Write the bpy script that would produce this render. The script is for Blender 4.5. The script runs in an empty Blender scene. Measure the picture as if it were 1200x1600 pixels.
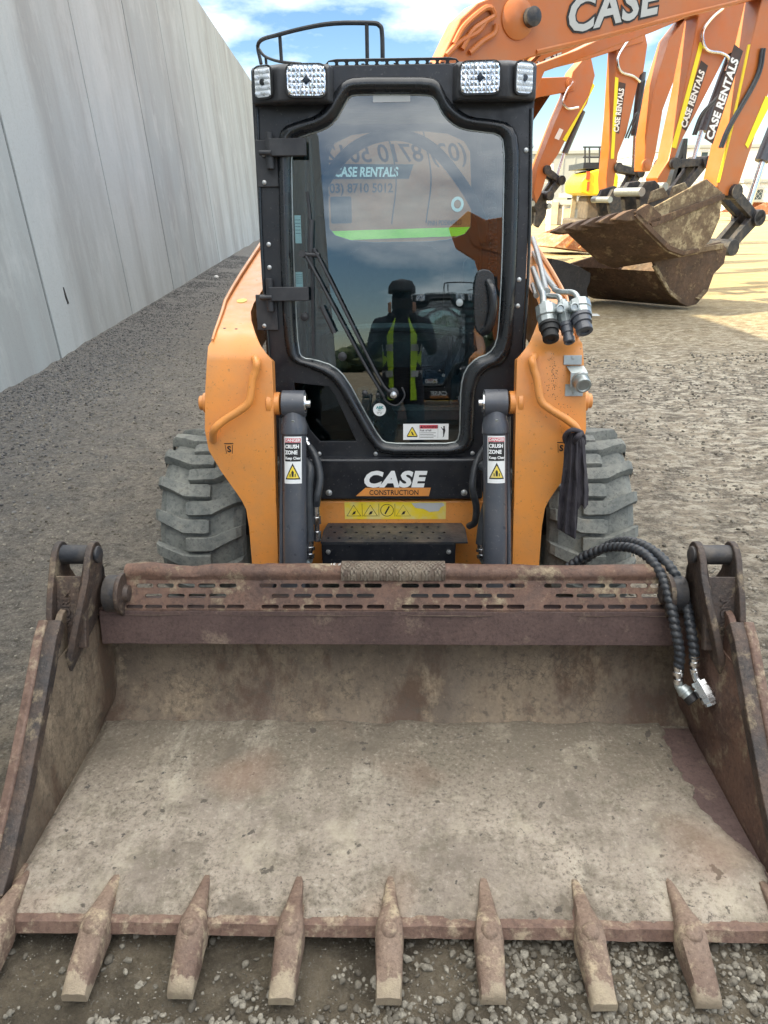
import bpy, bmesh, math, random
from mathutils import Vector, Matrix, noise
from mathutils.geometry import tessellate_polygon
R = math.radians
random.seed(7)
scene = bpy.context.scene
col = scene.collection

# ------------------------------------------------------------------ camera
CAM = Vector((0.033, 0.0, 1.70)); PITCH = R(23.6); YAW = R(1.6); ROLL = R(-0.7); FPX = 1130.0
fw = Vector((-math.sin(YAW)*math.cos(PITCH), math.cos(YAW)*math.cos(PITCH), -math.sin(PITCH)))
rt0 = Vector((math.cos(YAW), math.sin(YAW), 0.0)); up0 = rt0.cross(fw)
RT = rt0*math.cos(ROLL) + up0*math.sin(ROLL); UP = -rt0*math.sin(ROLL) + up0*math.cos(ROLL)
cd = bpy.data.cameras.new('camera'); cam = bpy.data.objects.new('camera', cd); col.objects.link(cam)
cd.sensor_fit = 'VERTICAL'; cd.sensor_height = 36.0; cd.lens = FPX/1600*36.0
cd.clip_start = 0.02; cd.clip_end = 2000
m = Matrix((RT, UP, -fw)).transposed().to_4x4(); m.translation = CAM; cam.matrix_world = m
scene.camera = cam

# ------------------------------------------------------------------ light
SUN_EL = R(37); LD = Vector((0.96, 0.28, 0)).normalized()      # the way the light travels over the ground
sd = bpy.data.lights.new('sun', 'SUN'); sd.energy = 4.0; sd.angle = R(0.5); sd.color = (1.0, 0.85, 0.55)
sun = bpy.data.objects.new('sun', sd); col.objects.link(sun)
ldir = Vector((LD.x*math.cos(SUN_EL), LD.y*math.cos(SUN_EL), -math.sin(SUN_EL)))
sun.rotation_euler = ldir.to_track_quat('-Z', 'Y').to_euler(); sun.location = (-20, -6, 20)
w = bpy.data.worlds.new('World'); scene.world = w; w.use_nodes = True
nt = w.node_tree; nt.nodes.clear()
def N(nt, t, **k):
    n = nt.nodes.new(t)
    for a, b in k.items():
        if a.startswith('i_'): n.inputs[a[2:].replace('_', ' ')].default_value = b
        else: setattr(n, a, b)
    return n
out = N(nt, 'ShaderNodeOutputWorld'); bg = N(nt, 'ShaderNodeBackground'); sky = N(nt, 'ShaderNodeTexSky')
sky.sky_type = 'NISHITA'; sky.sun_disc = False; sky.sun_elevation = SUN_EL
sky.sun_rotation = math.atan2(-LD.x, -LD.y)
sky.air_density = 1.0; sky.dust_density = 0.0; sky.ozone_density = 2.5
tc = N(nt, 'ShaderNodeTexCoord'); mp = N(nt, 'ShaderNodeMapping'); mp.inputs['Scale'].default_value = (1.0, 1.0, 2.6)
nz = N(nt, 'ShaderNodeTexNoise'); nz.inputs['Scale'].default_value = 2.3; nz.inputs['Detail'].default_value = 9; nz.inputs['Roughness'].default_value = 0.55
cr = N(nt, 'ShaderNodeValToRGB'); cr.color_ramp.elements[0].position = 0.555; cr.color_ramp.elements[1].position = 0.80
mx = N(nt, 'ShaderNodeMixRGB'); mx.inputs['Color2'].default_value = (25.0, 24.6, 23.4, 1)
mu = N(nt, 'ShaderNodeMath', operation='MULTIPLY'); mu.inputs[1].default_value = 0.8
nt.links.new(tc.outputs['Generated'], mp.inputs[0]); nt.links.new(mp.outputs[0], nz.inputs['Vector'])
sx_ = N(nt, 'ShaderNodeSeparateXYZ'); nt.links.new(tc.outputs['Generated'], sx_.inputs[0])
bank = N(nt, 'ShaderNodeVectorMath', operation='DOT_PRODUCT'); bank.inputs[1].default_value = (-0.04, 0.0, 0.36); nt.links.new(tc.outputs['Generated'], bank.inputs[0])
ad = N(nt, 'ShaderNodeMath', operation='ADD'); nt.links.new(nz.outputs['Fac'], ad.inputs[0]); nt.links.new(bank.outputs['Value'], ad.inputs[1])      # cloud bank added overhead, out of view, to fill the shade with neutral light
nt.links.new(ad.outputs[0], cr.inputs[0]); nt.links.new(cr.outputs[0], mu.inputs[0]); nt.links.new(mu.outputs[0], mx.inputs['Fac'])
hs_ = N(nt, 'ShaderNodeHueSaturation'); hs_.inputs['Saturation'].default_value = 1.15; nt.links.new(sky.outputs[0], hs_.inputs['Color']); nt.links.new(hs_.outputs[0], mx.inputs['Color1']); nt.links.new(mx.outputs[0], bg.inputs[0]); nt.links.new(bg.outputs[0], out.inputs[0])
bg.inputs[1].default_value = 0.058
scene.view_settings.view_transform = 'Standard'; scene.view_settings.look = 'None'
scene.view_settings.exposure = 1.72; scene.view_settings.gamma = 1.0
scene.render.engine = 'CYCLES'
try: scene.cycles.max_bounces = 8; scene.cycles.transparent_max_bounces = 16
except Exception: pass

# ------------------------------------------------------------------ measuring helpers: a sight line meets a real plane
def ray(px, py):
    return fw*FPX + RT*(px-600) - UP*(py-800)
def onY(px, py, Y):
    d = ray(px, py); return CAM + d*((Y-CAM.y)/d.y)
def onZ(px, py, Z):
    d = ray(px, py); return CAM + d*((Z-CAM.z)/d.z)
def onP(px, py, pt, n):
    d = ray(px, py); return CAM + d*((Vector(pt)-CAM).dot(n)/d.dot(n))
class Frame:
    """a real plane: origin, u (right), v (up), n (towards the viewer)"""
    def __init__(s, o, u, v): s.o = Vector(o); s.u = Vector(u).normalized(); s.v = Vector(v).normalized(); s.n = s.u.cross(s.v)
    def P(s, a, b, c=0.0): return s.o + s.u*a + s.v*b + s.n*c
    def uv(s, px, py, lift=0.0):
        p = onP(px, py, s.o + s.n*lift, s.n) - s.o; return (p.dot(s.u), p.dot(s.v))
    def shift(s, c): return Frame(s.o + s.n*c, s.u, s.v)

# ------------------------------------------------------------------ materials
MATS = {}
def newmat(name):
    mt = bpy.data.materials.new(name); mt.use_nodes = True; MATS[name] = mt
    nt = mt.node_tree; b = nt.nodes['Principled BSDF']; return mt, nt, b
def ramp(nt, fac, stops):
    c = N(nt, 'ShaderNodeValToRGB'); e = c.color_ramp.elements
    while len(e) < len(stops): e.new(0.5)
    for i, (p, v) in enumerate(stops):
        e[i].position = p; e[i].color = (*v, 1) if isinstance(v, tuple) else (v, v, v, 1)
    nt.links.new(fac, c.inputs[0]); return c.outputs[0]
def tex(nt, scale, detail=6, rough=0.6, stretch=None, kind='noise', seedloc=(0, 0, 0)):
    t = N(nt, 'ShaderNodeTexCoord'); mp = N(nt, 'ShaderNodeMapping')
    mp.inputs['Location'].default_value = seedloc
    if stretch: mp.inputs['Scale'].default_value = stretch
    nt.links.new(t.outputs['Object'], mp.inputs[0])
    if kind == 'noise':
        n = N(nt, 'ShaderNodeTexNoise'); n.inputs['Scale'].default_value = scale; n.inputs['Detail'].default_value = detail; n.inputs['Roughness'].default_value = rough
        nt.links.new(mp.outputs[0], n.inputs['Vector']); return n.outputs['Fac']
    n = N(nt, 'ShaderNodeTexVoronoi'); n.inputs['Scale'].default_value = scale
    nt.links.new(mp.outputs[0], n.inputs['Vector'])
    if kind == 'crack': n.feature = 'DISTANCE_TO_EDGE'; return n.outputs['Distance']
    if kind == 'cell': return n.outputs['Color']
    return n.outputs['Distance']
def mix(nt, fac, a, b, mode='MIX'):
    x = N(nt, 'ShaderNodeMixRGB', blend_type=mode)
    for v, i in ((fac, 'Fac'), (a, 'Color1'), (b, 'Color2')):
        if hasattr(v, 'links'): nt.links.new(v, x.inputs[i])
        elif isinstance(v, tuple): x.inputs[i].default_value = (*v, 1)
        elif i == 'Fac': x.inputs[i].default_value = v
        else: x.inputs[i].default_value = (v, v, v, 1)
    return x.outputs[0]
def bump(nt, b, h, strength=0.4, dist=0.01):
    n = N(nt, 'ShaderNodeBump'); n.inputs['Strength'].default_value = strength; n.inputs['Distance'].default_value = dist
    nt.links.new(h, n.inputs['Height'])
    if b.inputs['Normal'].links: nt.links.new(b.inputs['Normal'].links[0].from_socket, n.inputs['Normal'])
    nt.links.new(n.outputs[0], b.inputs['Normal'])
def paint(name, c, rough=0.4, metal=0.0, dirt=0.3, dirtc=(0.16, 0.13, 0.10), scale=6, bmp=0.0, coat=0.0, fleck=0.0, fleckc=(0.3, 0.28, 0.25)):
    mt, nt, b = newmat(name)
    b.inputs['Metallic'].default_value = metal; b.inputs['Coat Weight'].default_value = coat
    b.inputs['Coat Roughness'].default_value = 0.15
    f = ramp(nt, tex(nt, scale, 8, 0.65), [(0.42, 0.0), (0.72, dirt)])
    c1 = mix(nt, f, c, dirtc)
    c1 = mix(nt, ramp(nt, tex(nt, scale*0.3, 3, 0.5, seedloc=(3, 1, 2)), [(0.3, 0.0), (0.7, 0.14)]), c1, tuple(min(1, x*1.5+0.01) for x in c))
    if fleck: c1 = mix(nt, ramp(nt, tex(nt, 90, 4, 0.7), [(0.62, 0.0), (0.70, fleck)]), c1, fleckc)
    nt.links.new(c1, b.inputs['Base Color'])
    r = ramp(nt, tex(nt, scale*2.2, 6, 0.6, seedloc=(5, 5, 5)), [(0.3, max(0.03, rough-0.1)), (0.75, min(1, rough+0.22))])
    nt.links.new(r, b.inputs['Roughness'])
    if bmp: bump(nt, b, tex(nt, 55, 6, 0.7), bmp, 0.004)
    return mt

paint('orange', (0.76, 0.29, 0.062), 0.36, dirt=0.42, dirtc=(0.42, 0.24, 0.12), coat=0.25, fleck=0.6, fleckc=(0.16, 0.09, 0.05), scale=9, bmp=0.08)
paint('orange_pale', (0.74, 0.33, 0.14), 0.42, dirt=0.35, dirtc=(0.46, 0.30, 0.18), coat=0.2, fleck=0.3, fleckc=(0.3, 0.2, 0.12))
paint('excavator_orange', (0.44, 0.125, 0.022), 0.40, dirt=0.6, dirtc=(0.33, 0.16, 0.08), coat=0.25, scale=2.6, fleck=0.5, fleckc=(0.2, 0.12, 0.08))
paint('black_panel', (0.010, 0.012, 0.017), 0.36, dirt=0.35, dirtc=(0.05, 0.05, 0.05), scale=12, fleck=0.45, fleckc=(0.16, 0.15, 0.14), coat=0.15)
paint('black_gloss', (0.010, 0.012, 0.015), 0.25, dirt=0.12, dirtc=(0.05, 0.05, 0.05), scale=9, coat=0.3)
paint('rubber_seal', (0.010, 0.011, 0.012), 0.6, dirt=0.2, dirtc=(0.05, 0.05, 0.05), scale=20)
paint('black_plastic', (0.025, 0.027, 0.032), 0.5, dirt=0.35, dirtc=(0.10, 0.10, 0.10), scale=14, bmp=0.15)
paint('cylinder_grey', (0.060, 0.068, 0.085), 0.34, dirt=0.4, dirtc=(0.14, 0.13, 0.13), scale=10, coat=0.3, fleck=0.3)
paint('chrome', (0.72, 0.73, 0.74), 0.16, metal=1.0, dirt=0.25, dirtc=(0.4, 0.38, 0.35), scale=14)
paint('zinc', (0.42, 0.46, 0.46), 0.36, metal=0.75, dirt=0.45, dirtc=(0.22, 0.24, 0.23), scale=30, bmp=0.1)
paint('bolt_zinc', (0.50, 0.52, 0.52), 0.35, metal=0.7, dirt=0.4, dirtc=(0.25, 0.2, 0.16), scale=40)
paint('yellow_paint', (0.85, 0.62, 0.02), 0.4, dirt=0.2, dirtc=(0.5, 0.35, 0.05))
paint('yellow_decal', (0.82, 0.60, 0.03), 0.4, dirt=0.75, dirtc=(0.62, 0.60, 0.45), scale=16)
paint('lime', (0.42, 0.85, 0.03), 0.45, dirt=0.1)
paint('yellow_tape', (0.88, 0.80, 0.02), 0.4, dirt=0.1)
paint('white_decal', (0.80, 0.82, 0.82), 0.4, dirt=0.15, dirtc=(0.4, 0.4, 0.38), scale=30)
paint('logo_white', (0.82, 0.84, 0.84), 0.4, dirt=0.1, dirtc=(0.3, 0.3, 0.3), scale=60)
paint('ink', (0.012, 0.012, 0.014), 0.5, dirt=0.1)
paint('logo_grey', (0.42, 0.44, 0.44), 0.4, dirt=0.1)
paint('sign_dark', (0.035, 0.022, 0.018), 0.45, dirt=0.4, dirtc=(0.2, 0.08, 0.04), scale=4)
paint('red_decal', (0.62, 0.05, 0.08), 0.4, dirt=0.2)
paint('teal_ink', (0.02, 0.28, 0.30), 0.5, dirt=0.1)
paint('seat_fabric', (0.03, 0.032, 0.035), 0.85, dirt=0.3, dirtc=(0.08, 0.08, 0.08), scale=20)
paint('interior_grey', (0.10, 0.11, 0.115), 0.7, dirt=0.3, scale=9)
paint('white_panel', (0.72, 0.72, 0.70), 0.7, dirt=0.35, dirtc=(0.45, 0.43, 0.40), scale=0.4)
paint('grey_panel', (0.34, 0.36, 0.35), 0.8, dirt=0.4, dirtc=(0.24, 0.25, 0.24), scale=0.3)
paint('window_dark', (0.03, 0.05, 0.06), 0.15, dirt=0.1)
paint('teal_glass', (0.08, 0.22, 0.21), 0.12, dirt=0.1)
paint('timber', (0.42, 0.36, 0.26), 0.8, dirt=0.5, scale=3)
paint('galv_post', (0.45, 0.46, 0.45), 0.5, metal=0.4, dirt=0.3)
paint('taillight', (0.6, 0.08, 0.02), 0.25, dirt=0.1)
paint('dark_steel', (0.030, 0.033, 0.040), 0.45, metal=0.3, dirt=0.7, dirtc=(0.17, 0.14, 0.11), scale=9, bmp=0.5)
paint('hose_black', (0.022, 0.026, 0.032), 0.38, dirt=0.4, dirtc=(0.10, 0.10, 0.10), scale=30)
paint('rag_cloth', (0.034, 0.030, 0.038), 0.9, dirt=0.35, dirtc=(0.11, 0.10, 0.10), scale=22, bmp=0.35)
paint('hivis', (0.55, 0.85, 0.04), 0.7, dirt=0.1)
paint('silver_tape', (0.5, 0.52, 0.52), 0.4, dirt=0.2)
paint('trousers', (0.02, 0.024, 0.035), 0.9, dirt=0.2)
paint('skin', (0.55, 0.33, 0.23), 0.55, dirt=0.1)
paint('track_steel', (0.10, 0.085, 0.07), 0.7, metal=0.2, dirt=0.7, dirtc=(0.22, 0.17, 0.12), scale=4, bmp=0.5)
paint('weld_tan', (0.42, 0.33, 0.20), 0.8, dirt=0.6, dirtc=(0.22, 0.13, 0.08), scale=12, bmp=0.5)

def rust(name, base, mid, tan, tanamt, scale=5.0, rough=0.72, bm=0.7, fine=70, metal=0.0, stretch=None, crack=False, tipy=None, streak=False):
    mt, nt, b = newmat(name)
    n1 = tex(nt, scale, 9, 0.68, stretch); n2 = tex(nt, scale*2.3, 8, 0.7, stretch, seedloc=(7, 3, 1)); n3 = tex(nt, fine, 5, 0.7)
    c = mix(nt, ramp(nt, n1, [(0.36, 0.0), (0.62, 1.0)]), base, mid)
    c = mix(nt, ramp(nt, n2, [(0.60-tanamt*0.35, 0.0), (0.72-tanamt*0.3, 1.0)]), c, tan)
    c = mix(nt, ramp(nt, n3, [(0.30, 0.65), (0.52, 0.0)]), c, tuple(x*0.45 for x in base))
    c = mix(nt, ramp(nt, n3, [(0.62, 0.0), (0.74, 0.35)]), c, tuple(min(0.7, x*1.7) for x in tan))
    if streak:                                             # bare rust showing through in runs below the lip
        s1 = tex(nt, 5.0, 8, 0.72, (1.0, 1.0, 0.30), seedloc=(6, 2, 8)); c = mix(nt, ramp(nt, s1, [(0.50, 0.0), (0.62, 0.85)]), c, (0.080, 0.045, 0.028))
        c = mix(nt, ramp(nt, tex(nt, 30, 8, 0.75, seedloc=(1, 1, 8)), [(0.38, 0.7), (0.48, 0.0)]), c, (0.075, 0.060, 0.042))
    if crack:
        k = tex(nt, 48, kind='crack'); kk = ramp(nt, k, [(0.0, 0.55), (0.06, 0.0)])
        kk = mix(nt, ramp(nt, tex(nt, 6, 4, 0.6, seedloc=(2, 2, 9)), [(0.45, 0.0), (0.6, 1.0)]), 0.0, kk)
        c = mix(nt, kk, c, tuple(x*0.4 for x in mid))
    if tipy is not None:                                   # dried mud left on the digging tips
        t = N(nt, 'ShaderNodeTexCoord'); sx = N(nt, 'ShaderNodeSeparateXYZ'); nt.links.new(t.outputs['Object'], sx.inputs[0])
        m1 = N(nt, 'ShaderNodeMath', operation='MULTIPLY_ADD'); m1.inputs[1].default_value = -60.0; m1.inputs[2].default_value = 60.0*tipy - 4.5; nt.links.new(sx.outputs[1], m1.inputs[0])
        m2 = N(nt, 'ShaderNodeMath', operation='MULTIPLY_ADD'); m2.inputs[1].default_value = 9.0; nt.links.new(n2, m2.inputs[0]); nt.links.new(m1.outputs[0], m2.inputs[2])
        c = mix(nt, ramp(nt, m2.outputs[0], [(0.40, 0.0), (0.90, 0.65)]), c, (0.37, 0.31, 0.22))
    nt.links.new(c, b.inputs['Base Color']); b.inputs['Metallic'].default_value = metal
    nt.links.new(ramp(nt, n2, [(0.3, rough-0.22), (0.7, min(1, rough+0.2))]), b.inputs['Roughness'])
    bump(nt, b, n3, bm, 0.004); bump(nt, b, n2, bm*0.7, 0.01)
    return mt
rust('rust', (0.085, 0.050, 0.040), (0.17, 0.095, 0.065), (0.30, 0.24, 0.16), 0.16)
rust('rust_purple', (0.080, 0.050, 0.046), (0.125, 0.080, 0.070), (0.21, 0.155, 0.12), 0.08, scale=4, fine=95, bm=0.45)
rust('rust_edge', (0.12, 0.070, 0.052), (0.19, 0.120, 0.090), (0.34, 0.27, 0.19), 0.22, scale=9)
rust('steel_mud', (0.040, 0.036, 0.036), (0.105, 0.070, 0.052), (0.27, 0.215, 0.145), 0.16, scale=6, rough=0.6, metal=0.15)
rust('mud_wall', (0.225, 0.172, 0.118), (0.125, 0.094, 0.068), (0.31, 0.240, 0.165), 0.22, scale=3.0, stretch=(1, 1, 0.55), crack=True, bm=0.7, streak=True)
rust('tooth_rust', (0.150, 0.095, 0.070), (0.24, 0.170, 0.125), (0.42, 0.34, 0.23), 0.26, scale=7, fine=110, tipy=-2.190)
rust('bucket_brown', (0.060, 0.036, 0.022), (0.125, 0.072, 0.042), (0.26, 0.19, 0.11), 0.12, scale=2.2, fine=22)
rust('bucket_dirty', (0.11, 0.070, 0.038), (0.19, 0.135, 0.078), (0.40, 0.33, 0.20), 0.34, scale=3.0, fine=22)
rust('bucket_orange', (0.32, 0.12, 0.055), (0.42, 0.20, 0.10), (0.50, 0.38, 0.24), 0.3, scale=2.0, fine=22)
rust('bucket_dark', (0.030, 0.030, 0.032), (0.055, 0.052, 0.050), (0.10, 0.09, 0.08), 0.2, scale=2.0, fine=30)

def mud_floor():
    mt, nt, b = newmat('mud_floor')
    n1 = tex(nt, 2.6, 6, 0.6); n2 = tex(nt, 13, 9, 0.74); n3 = tex(nt, 70, 6, 0.78); sp = tex(nt, 34, 3, 0.62, seedloc=(9, 9, 9)); st = tex(nt, 9, 7, 0.7, (1.0, 0.22, 1.0), seedloc=(1, 5, 2))
    c = mix(nt, ramp(nt, n1, [(0.36, 0.0), (0.62, 1.0)]), (0.262, 0.220, 0.178), (0.425, 0.365, 0.295))
    t = N(nt, 'ShaderNodeTexCoord'); sx = N(nt, 'ShaderNodeSeparateXYZ'); nt.links.new(t.outputs['Object'], sx.inputs[0])
    m1 = N(nt, 'ShaderNodeMath', operation='MULTIPLY_ADD'); m1.inputs[1].default_value = 2.4; m1.inputs[2].default_value = 3.95; nt.links.new(sx.outputs[1], m1.inputs[0])
    m2 = N(nt, 'ShaderNodeMath', operation='MULTIPLY_ADD'); m2.inputs[1].default_value = 1.1; nt.links.new(n1, m2.inputs[0]); nt.links.new(m1.outputs[0], m2.inputs[2])
    c = mix(nt, ramp(nt, m2.outputs[0], [(0.30, 0.0), (0.95, 0.85)]), c, (0.185, 0.154, 0.114))      # browner soil packed into the heel
    c = mix(nt, ramp(nt, st, [(0.52, 0.0), (0.66, 0.5)]), c, (0.54, 0.49, 0.39))                     # scrape streaks
    c = mix(nt, ramp(nt, st, [(0.30, 0.55), (0.44, 0.0)]), c, (0.19, 0.165, 0.125))
    c = mix(nt, ramp(nt, n2, [(0.36, 0.85), (0.53, 0.0)]), c, (0.20, 0.172, 0.128))
    c = mix(nt, mix(nt, ramp(nt, n1, [(0.35, 0.25), (0.62, 1.0)]), 0.0, ramp(nt, n3, [(0.37, 0.9), (0.49, 0.0)])), c, (0.095, 0.080, 0.063))
    c = mix(nt, ramp(nt, n3, [(0.56, 0.0), (0.68, 0.5)]), c, (0.60, 0.54, 0.46))
    big = tex(nt, 5.5, 8, 0.68, seedloc=(3, 7, 1)); c = mix(nt, ramp(nt, big, [(0.34, 0.75), (0.46, 0.0)]), c, (0.15, 0.125, 0.095)); c = mix(nt, ramp(nt, big, [(0.56, 0.0), (0.68, 0.55)]), c, (0.50, 0.44, 0.34))
    lump = tex(nt, 17, 4, 0.6, seedloc=(13, 2, 5)); c = mix(nt, ramp(nt, lump, [(0.655, 0.0), (0.69, 0.85)]), c, (0.085, 0.072, 0.058))
    c = mix(nt, ramp(nt, sp, [(0.66, 0.0), (0.70, 0.9)]), c, (0.070, 0.064, 0.058))
    c = mix(nt, ramp(nt, tex(nt, 2.4, 2, 0.5, seedloc=(4, 0, 0)), [(0.60, 0.0), (0.75, 0.4)]), c, (0.30, 0.18, 0.12))
    nt.links.new(c, b.inputs['Base Color']); b.inputs['Roughness'].default_value = 0.93
    bump(nt, b, n3, 0.9, 0.006); bump(nt, b, n2, 0.9, 0.014)
mud_floor()

def ground_mat():
    mt, nt, b = newmat('ground_dirt')
    t = N(nt, 'ShaderNodeTexCoord'); s = N(nt, 'ShaderNodeSeparateXYZ'); nt.links.new(t.outputs['Object'], s.inputs[0])
    def math_(op, a, bb, cl=False):
        x = N(nt, 'ShaderNodeMath', operation=op); x.use_clamp = cl
        for v, i in ((a, 0), (bb, 1)):
            if hasattr(v, 'links'): nt.links.new(v, x.inputs[i])
            else: x.inputs[i].default_value = v
        return x.outputs[0]
    n1 = tex(nt, 0.55, 6, 0.6); n2 = tex(nt, 4.5, 9, 0.72); n3 = tex(nt, 26, 8, 0.78); n4 = tex(nt, 90, 4, 0.75); fl = tex(nt, 8, 7, 0.7, (1.0, 2.2, 1), seedloc=(2, 8, 0))
    vc = tex(nt, 45, kind='cell'); vd = tex(nt, 45, kind='vor')
    base = mix(nt, ramp(nt, n1, [(0.35, 0.0), (0.65, 1.0)]), (0.245, 0.205, 0.152), (0.385, 0.325, 0.240))
    base = mix(nt, ramp(nt, n2, [(0.40, 0.85), (0.56, 0.0)]), base, (0.115, 0.097, 0.072))
    # pale crusted flakes on the open side (right), dark blue stone by the wall (left)
    side = math_('ADD', math_('MULTIPLY', s.outputs[0], 0.5), math_('MULTIPLY', math_('SUBTRACT', n1, 0.5), 1.6), False)
    rightm = math_('ADD', math_('MULTIPLY', side, 0.8), -0.1, True)
    flm = math_('MULTIPLY', ramp(nt, fl, [(0.47, 0.0), (0.58, 0.9)]), rightm, True)
    base = mix(nt, flm, base, (0.68, 0.62, 0.50))
    # wall strip: distance from wall line x = -3.33 - 0.0925*y
    dw = math_('ADD', math_('ADD', s.outputs[0], 3.13), math_('MULTIPLY', s.outputs[1], 0.0935))
    dwn = math_('ADD', dw, math_('MULTIPLY', math_('SUBTRACT', n2, 0.5), 1.3))
    strip = math_('SUBTRACT', 1.55, math_('MULTIPLY', dwn, 0.80), True)
    stone = mix(nt, ramp(nt, n4, [(0.35, 0.0), (0.65, 1.0)]), (0.040, 0.043, 0.050), (0.170, 0.178, 0.190))
    base = mix(nt, math_('MULTIPLY', strip, 0.80), base, stone)
    leftm = math_('MULTIPLY', math_('MULTIPLY', math_('SUBTRACT', 0.35, side), 0.9, True), math_('MULTIPLY', math_('SUBTRACT', s.outputs[1], 1.4), 0.8, True))
    base = mix(nt, math_('MULTIPLY', leftm, 0.60), base, (0.175, 0.168, 0.155))
    base = mix(nt, ramp(nt, n3, [(0.36, 0.9), (0.50, 0.0)]), base, (0.060, 0.052, 0.042))
    base = mix(nt, ramp(nt, n3, [(0.54, 0.0), (0.66, 0.5)]), base, (0.44, 0.40, 0.33))
    base = mix(nt, ramp(nt, n4, [(0.57, 0.0), (0.68, 0.7)]), base, (0.50, 0.47, 0.41))
    base = mix(nt, ramp(nt, n4, [(0.34, 0.7), (0.43, 0.0)]), base, (0.055, 0.050, 0.045))
    frm = math_('MULTIPLY', math_('SUBTRACT', 2.2, s.outputs[1]), 0.8, True); soil = mix(nt, ramp(nt, n2, [(0.4, 0.0), (0.6, 1.0)]), (0.085, 0.068, 0.045), (0.185, 0.150, 0.100))
    base = mix(nt, math_('MULTIPLY', frm, math_('SUBTRACT', 1.35, n3), True), base, soil)
    # open sunny yard further out is pale yellow sand
    far = math_('MULTIPLY', math_('SUBTRACT', s.outputs[1], 7.0), 0.13, True)
    sandm = math_('MULTIPLY', far, math_('MULTIPLY', math_('ADD', s.outputs[0], 2.0), 0.3, True), True)
    sand = mix(nt, ramp(nt, tex(nt, 0.9, 8, 0.7, (0.4, 1.6, 1)), [(0.40, 0.0), (0.62, 1.0)]), (0.34, 0.25, 0.11), (0.52, 0.40, 0.19))
    base = mix(nt, math_('MULTIPLY', sandm, 0.85), base, sand)
    nt.links.new(base, b.inputs['Base Color']); b.inputs['Roughness'].default_value = 0.95
    bump(nt, b, n4, 0.9, 0.010); bump(nt, b, n3, 1.0, 0.04); bump(nt, b, n2, 0.6, 0.07)
ground_mat()

def pebble_mat(name, a, bb):
    mt, nt, b = newmat(name)
    # colour by stone: cell noise large enough to cover one pebble
    vc = N(nt, 'ShaderNodeAttribute', attribute_name='shade')
    c = mix(nt, vc.outputs['Fac'], a, bb)
    c = mix(nt, ramp(nt, tex(nt, 120, 4, 0.7), [(0.40, 0.5), (0.6, 0.0)]), c, tuple(x*0.5 for x in a))
    nt.links.new(c, b.inputs['Base Color']); b.inputs['Roughness'].default_value = 0.85
pebble_mat('pebble', (0.09, 0.078, 0.060), (0.33, 0.305, 0.25)); pebble_mat('blue_pebble', (0.055, 0.055, 0.058), (0.22, 0.22, 0.215))

def concrete():
    mt, nt, b = newmat('concrete')
    oi = N(nt, 'ShaderNodeObjectInfo')
    n1 = tex(nt, 0.8, 7, 0.6, (1, 1, 0.16)); n2 = tex(nt, 4.0, 8, 0.65, (1, 1, 0.07), seedloc=(4, 4, 0)); n3 = tex(nt, 30, 6, 0.7)
    c = mix(nt, oi.outputs['Random'], (0.315, 0.345, 0.350), (0.43, 0.465, 0.470))
    c = mix(nt, ramp(nt, n1, [(0.38, 0.8), (0.58, 0.0)]), c, (0.28, 0.29, 0.285))
    c = mix(nt, ramp(nt, n2, [(0.56, 0.0), (0.70, 0.3)]), c, (0.52, 0.53, 0.52))
    c = mix(nt, ramp(nt, n2, [(0.30, 0.35), (0.42, 0.0)]), c, (0.28, 0.29, 0.285))
    c = mix(nt, ramp(nt, n3, [(0.3, 0.3), (0.5, 0.0)]), c, (0.28, 0.28, 0.27))
    nt.links.new(c, b.inputs['Base Color']); b.inputs['Roughness'].default_value = 0.9
    n4 = tex(nt, 1.6, 9, 0.7, (1, 1, 0.55), seedloc=(8, 1, 3)); c = mix(nt, ramp(nt, n4, [(0.52, 0.0), (0.64, 0.45)]), c, (0.49, 0.52, 0.52)); c = mix(nt, ramp(nt, tex(nt, 120, 2, 0.5), [(0.27, 0.8), (0.32, 0.0)]), c, (0.16, 0.16, 0.155))
    nt.links.new(c, b.inputs['Base Color'])
    bump(nt, b, n3, 0.25, 0.004); bump(nt, b, n2, 0.15, 0.01)
concrete()

def tyre_mat():
    mt, nt, b = newmat('tyre_rubber')
    n1 = tex(nt, 9, 8, 0.7); n2 = tex(nt, 60, 6, 0.7)
    c = mix(nt, ramp(nt, n1, [(0.35, 0.0), (0.62, 1.0)]), (0.110, 0.122, 0.118), (0.235, 0.240, 0.215))
    c = mix(nt, ramp(nt, n2, [(0.35, 0.6), (0.5, 0.0)]), c, (0.06, 0.065, 0.062))
    c = mix(nt, ramp(nt, n1, [(0.62, 0.0), (0.72, 0.6)]), c, (0.26, 0.235, 0.18))
    nt.links.new(c, b.inputs['Base Color']); b.inputs['Roughness'].default_value = 0.85
    bump(nt, b, n2, 0.6, 0.004); bump(nt, b, n1, 0.4, 0.01)
tyre_mat()

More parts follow.
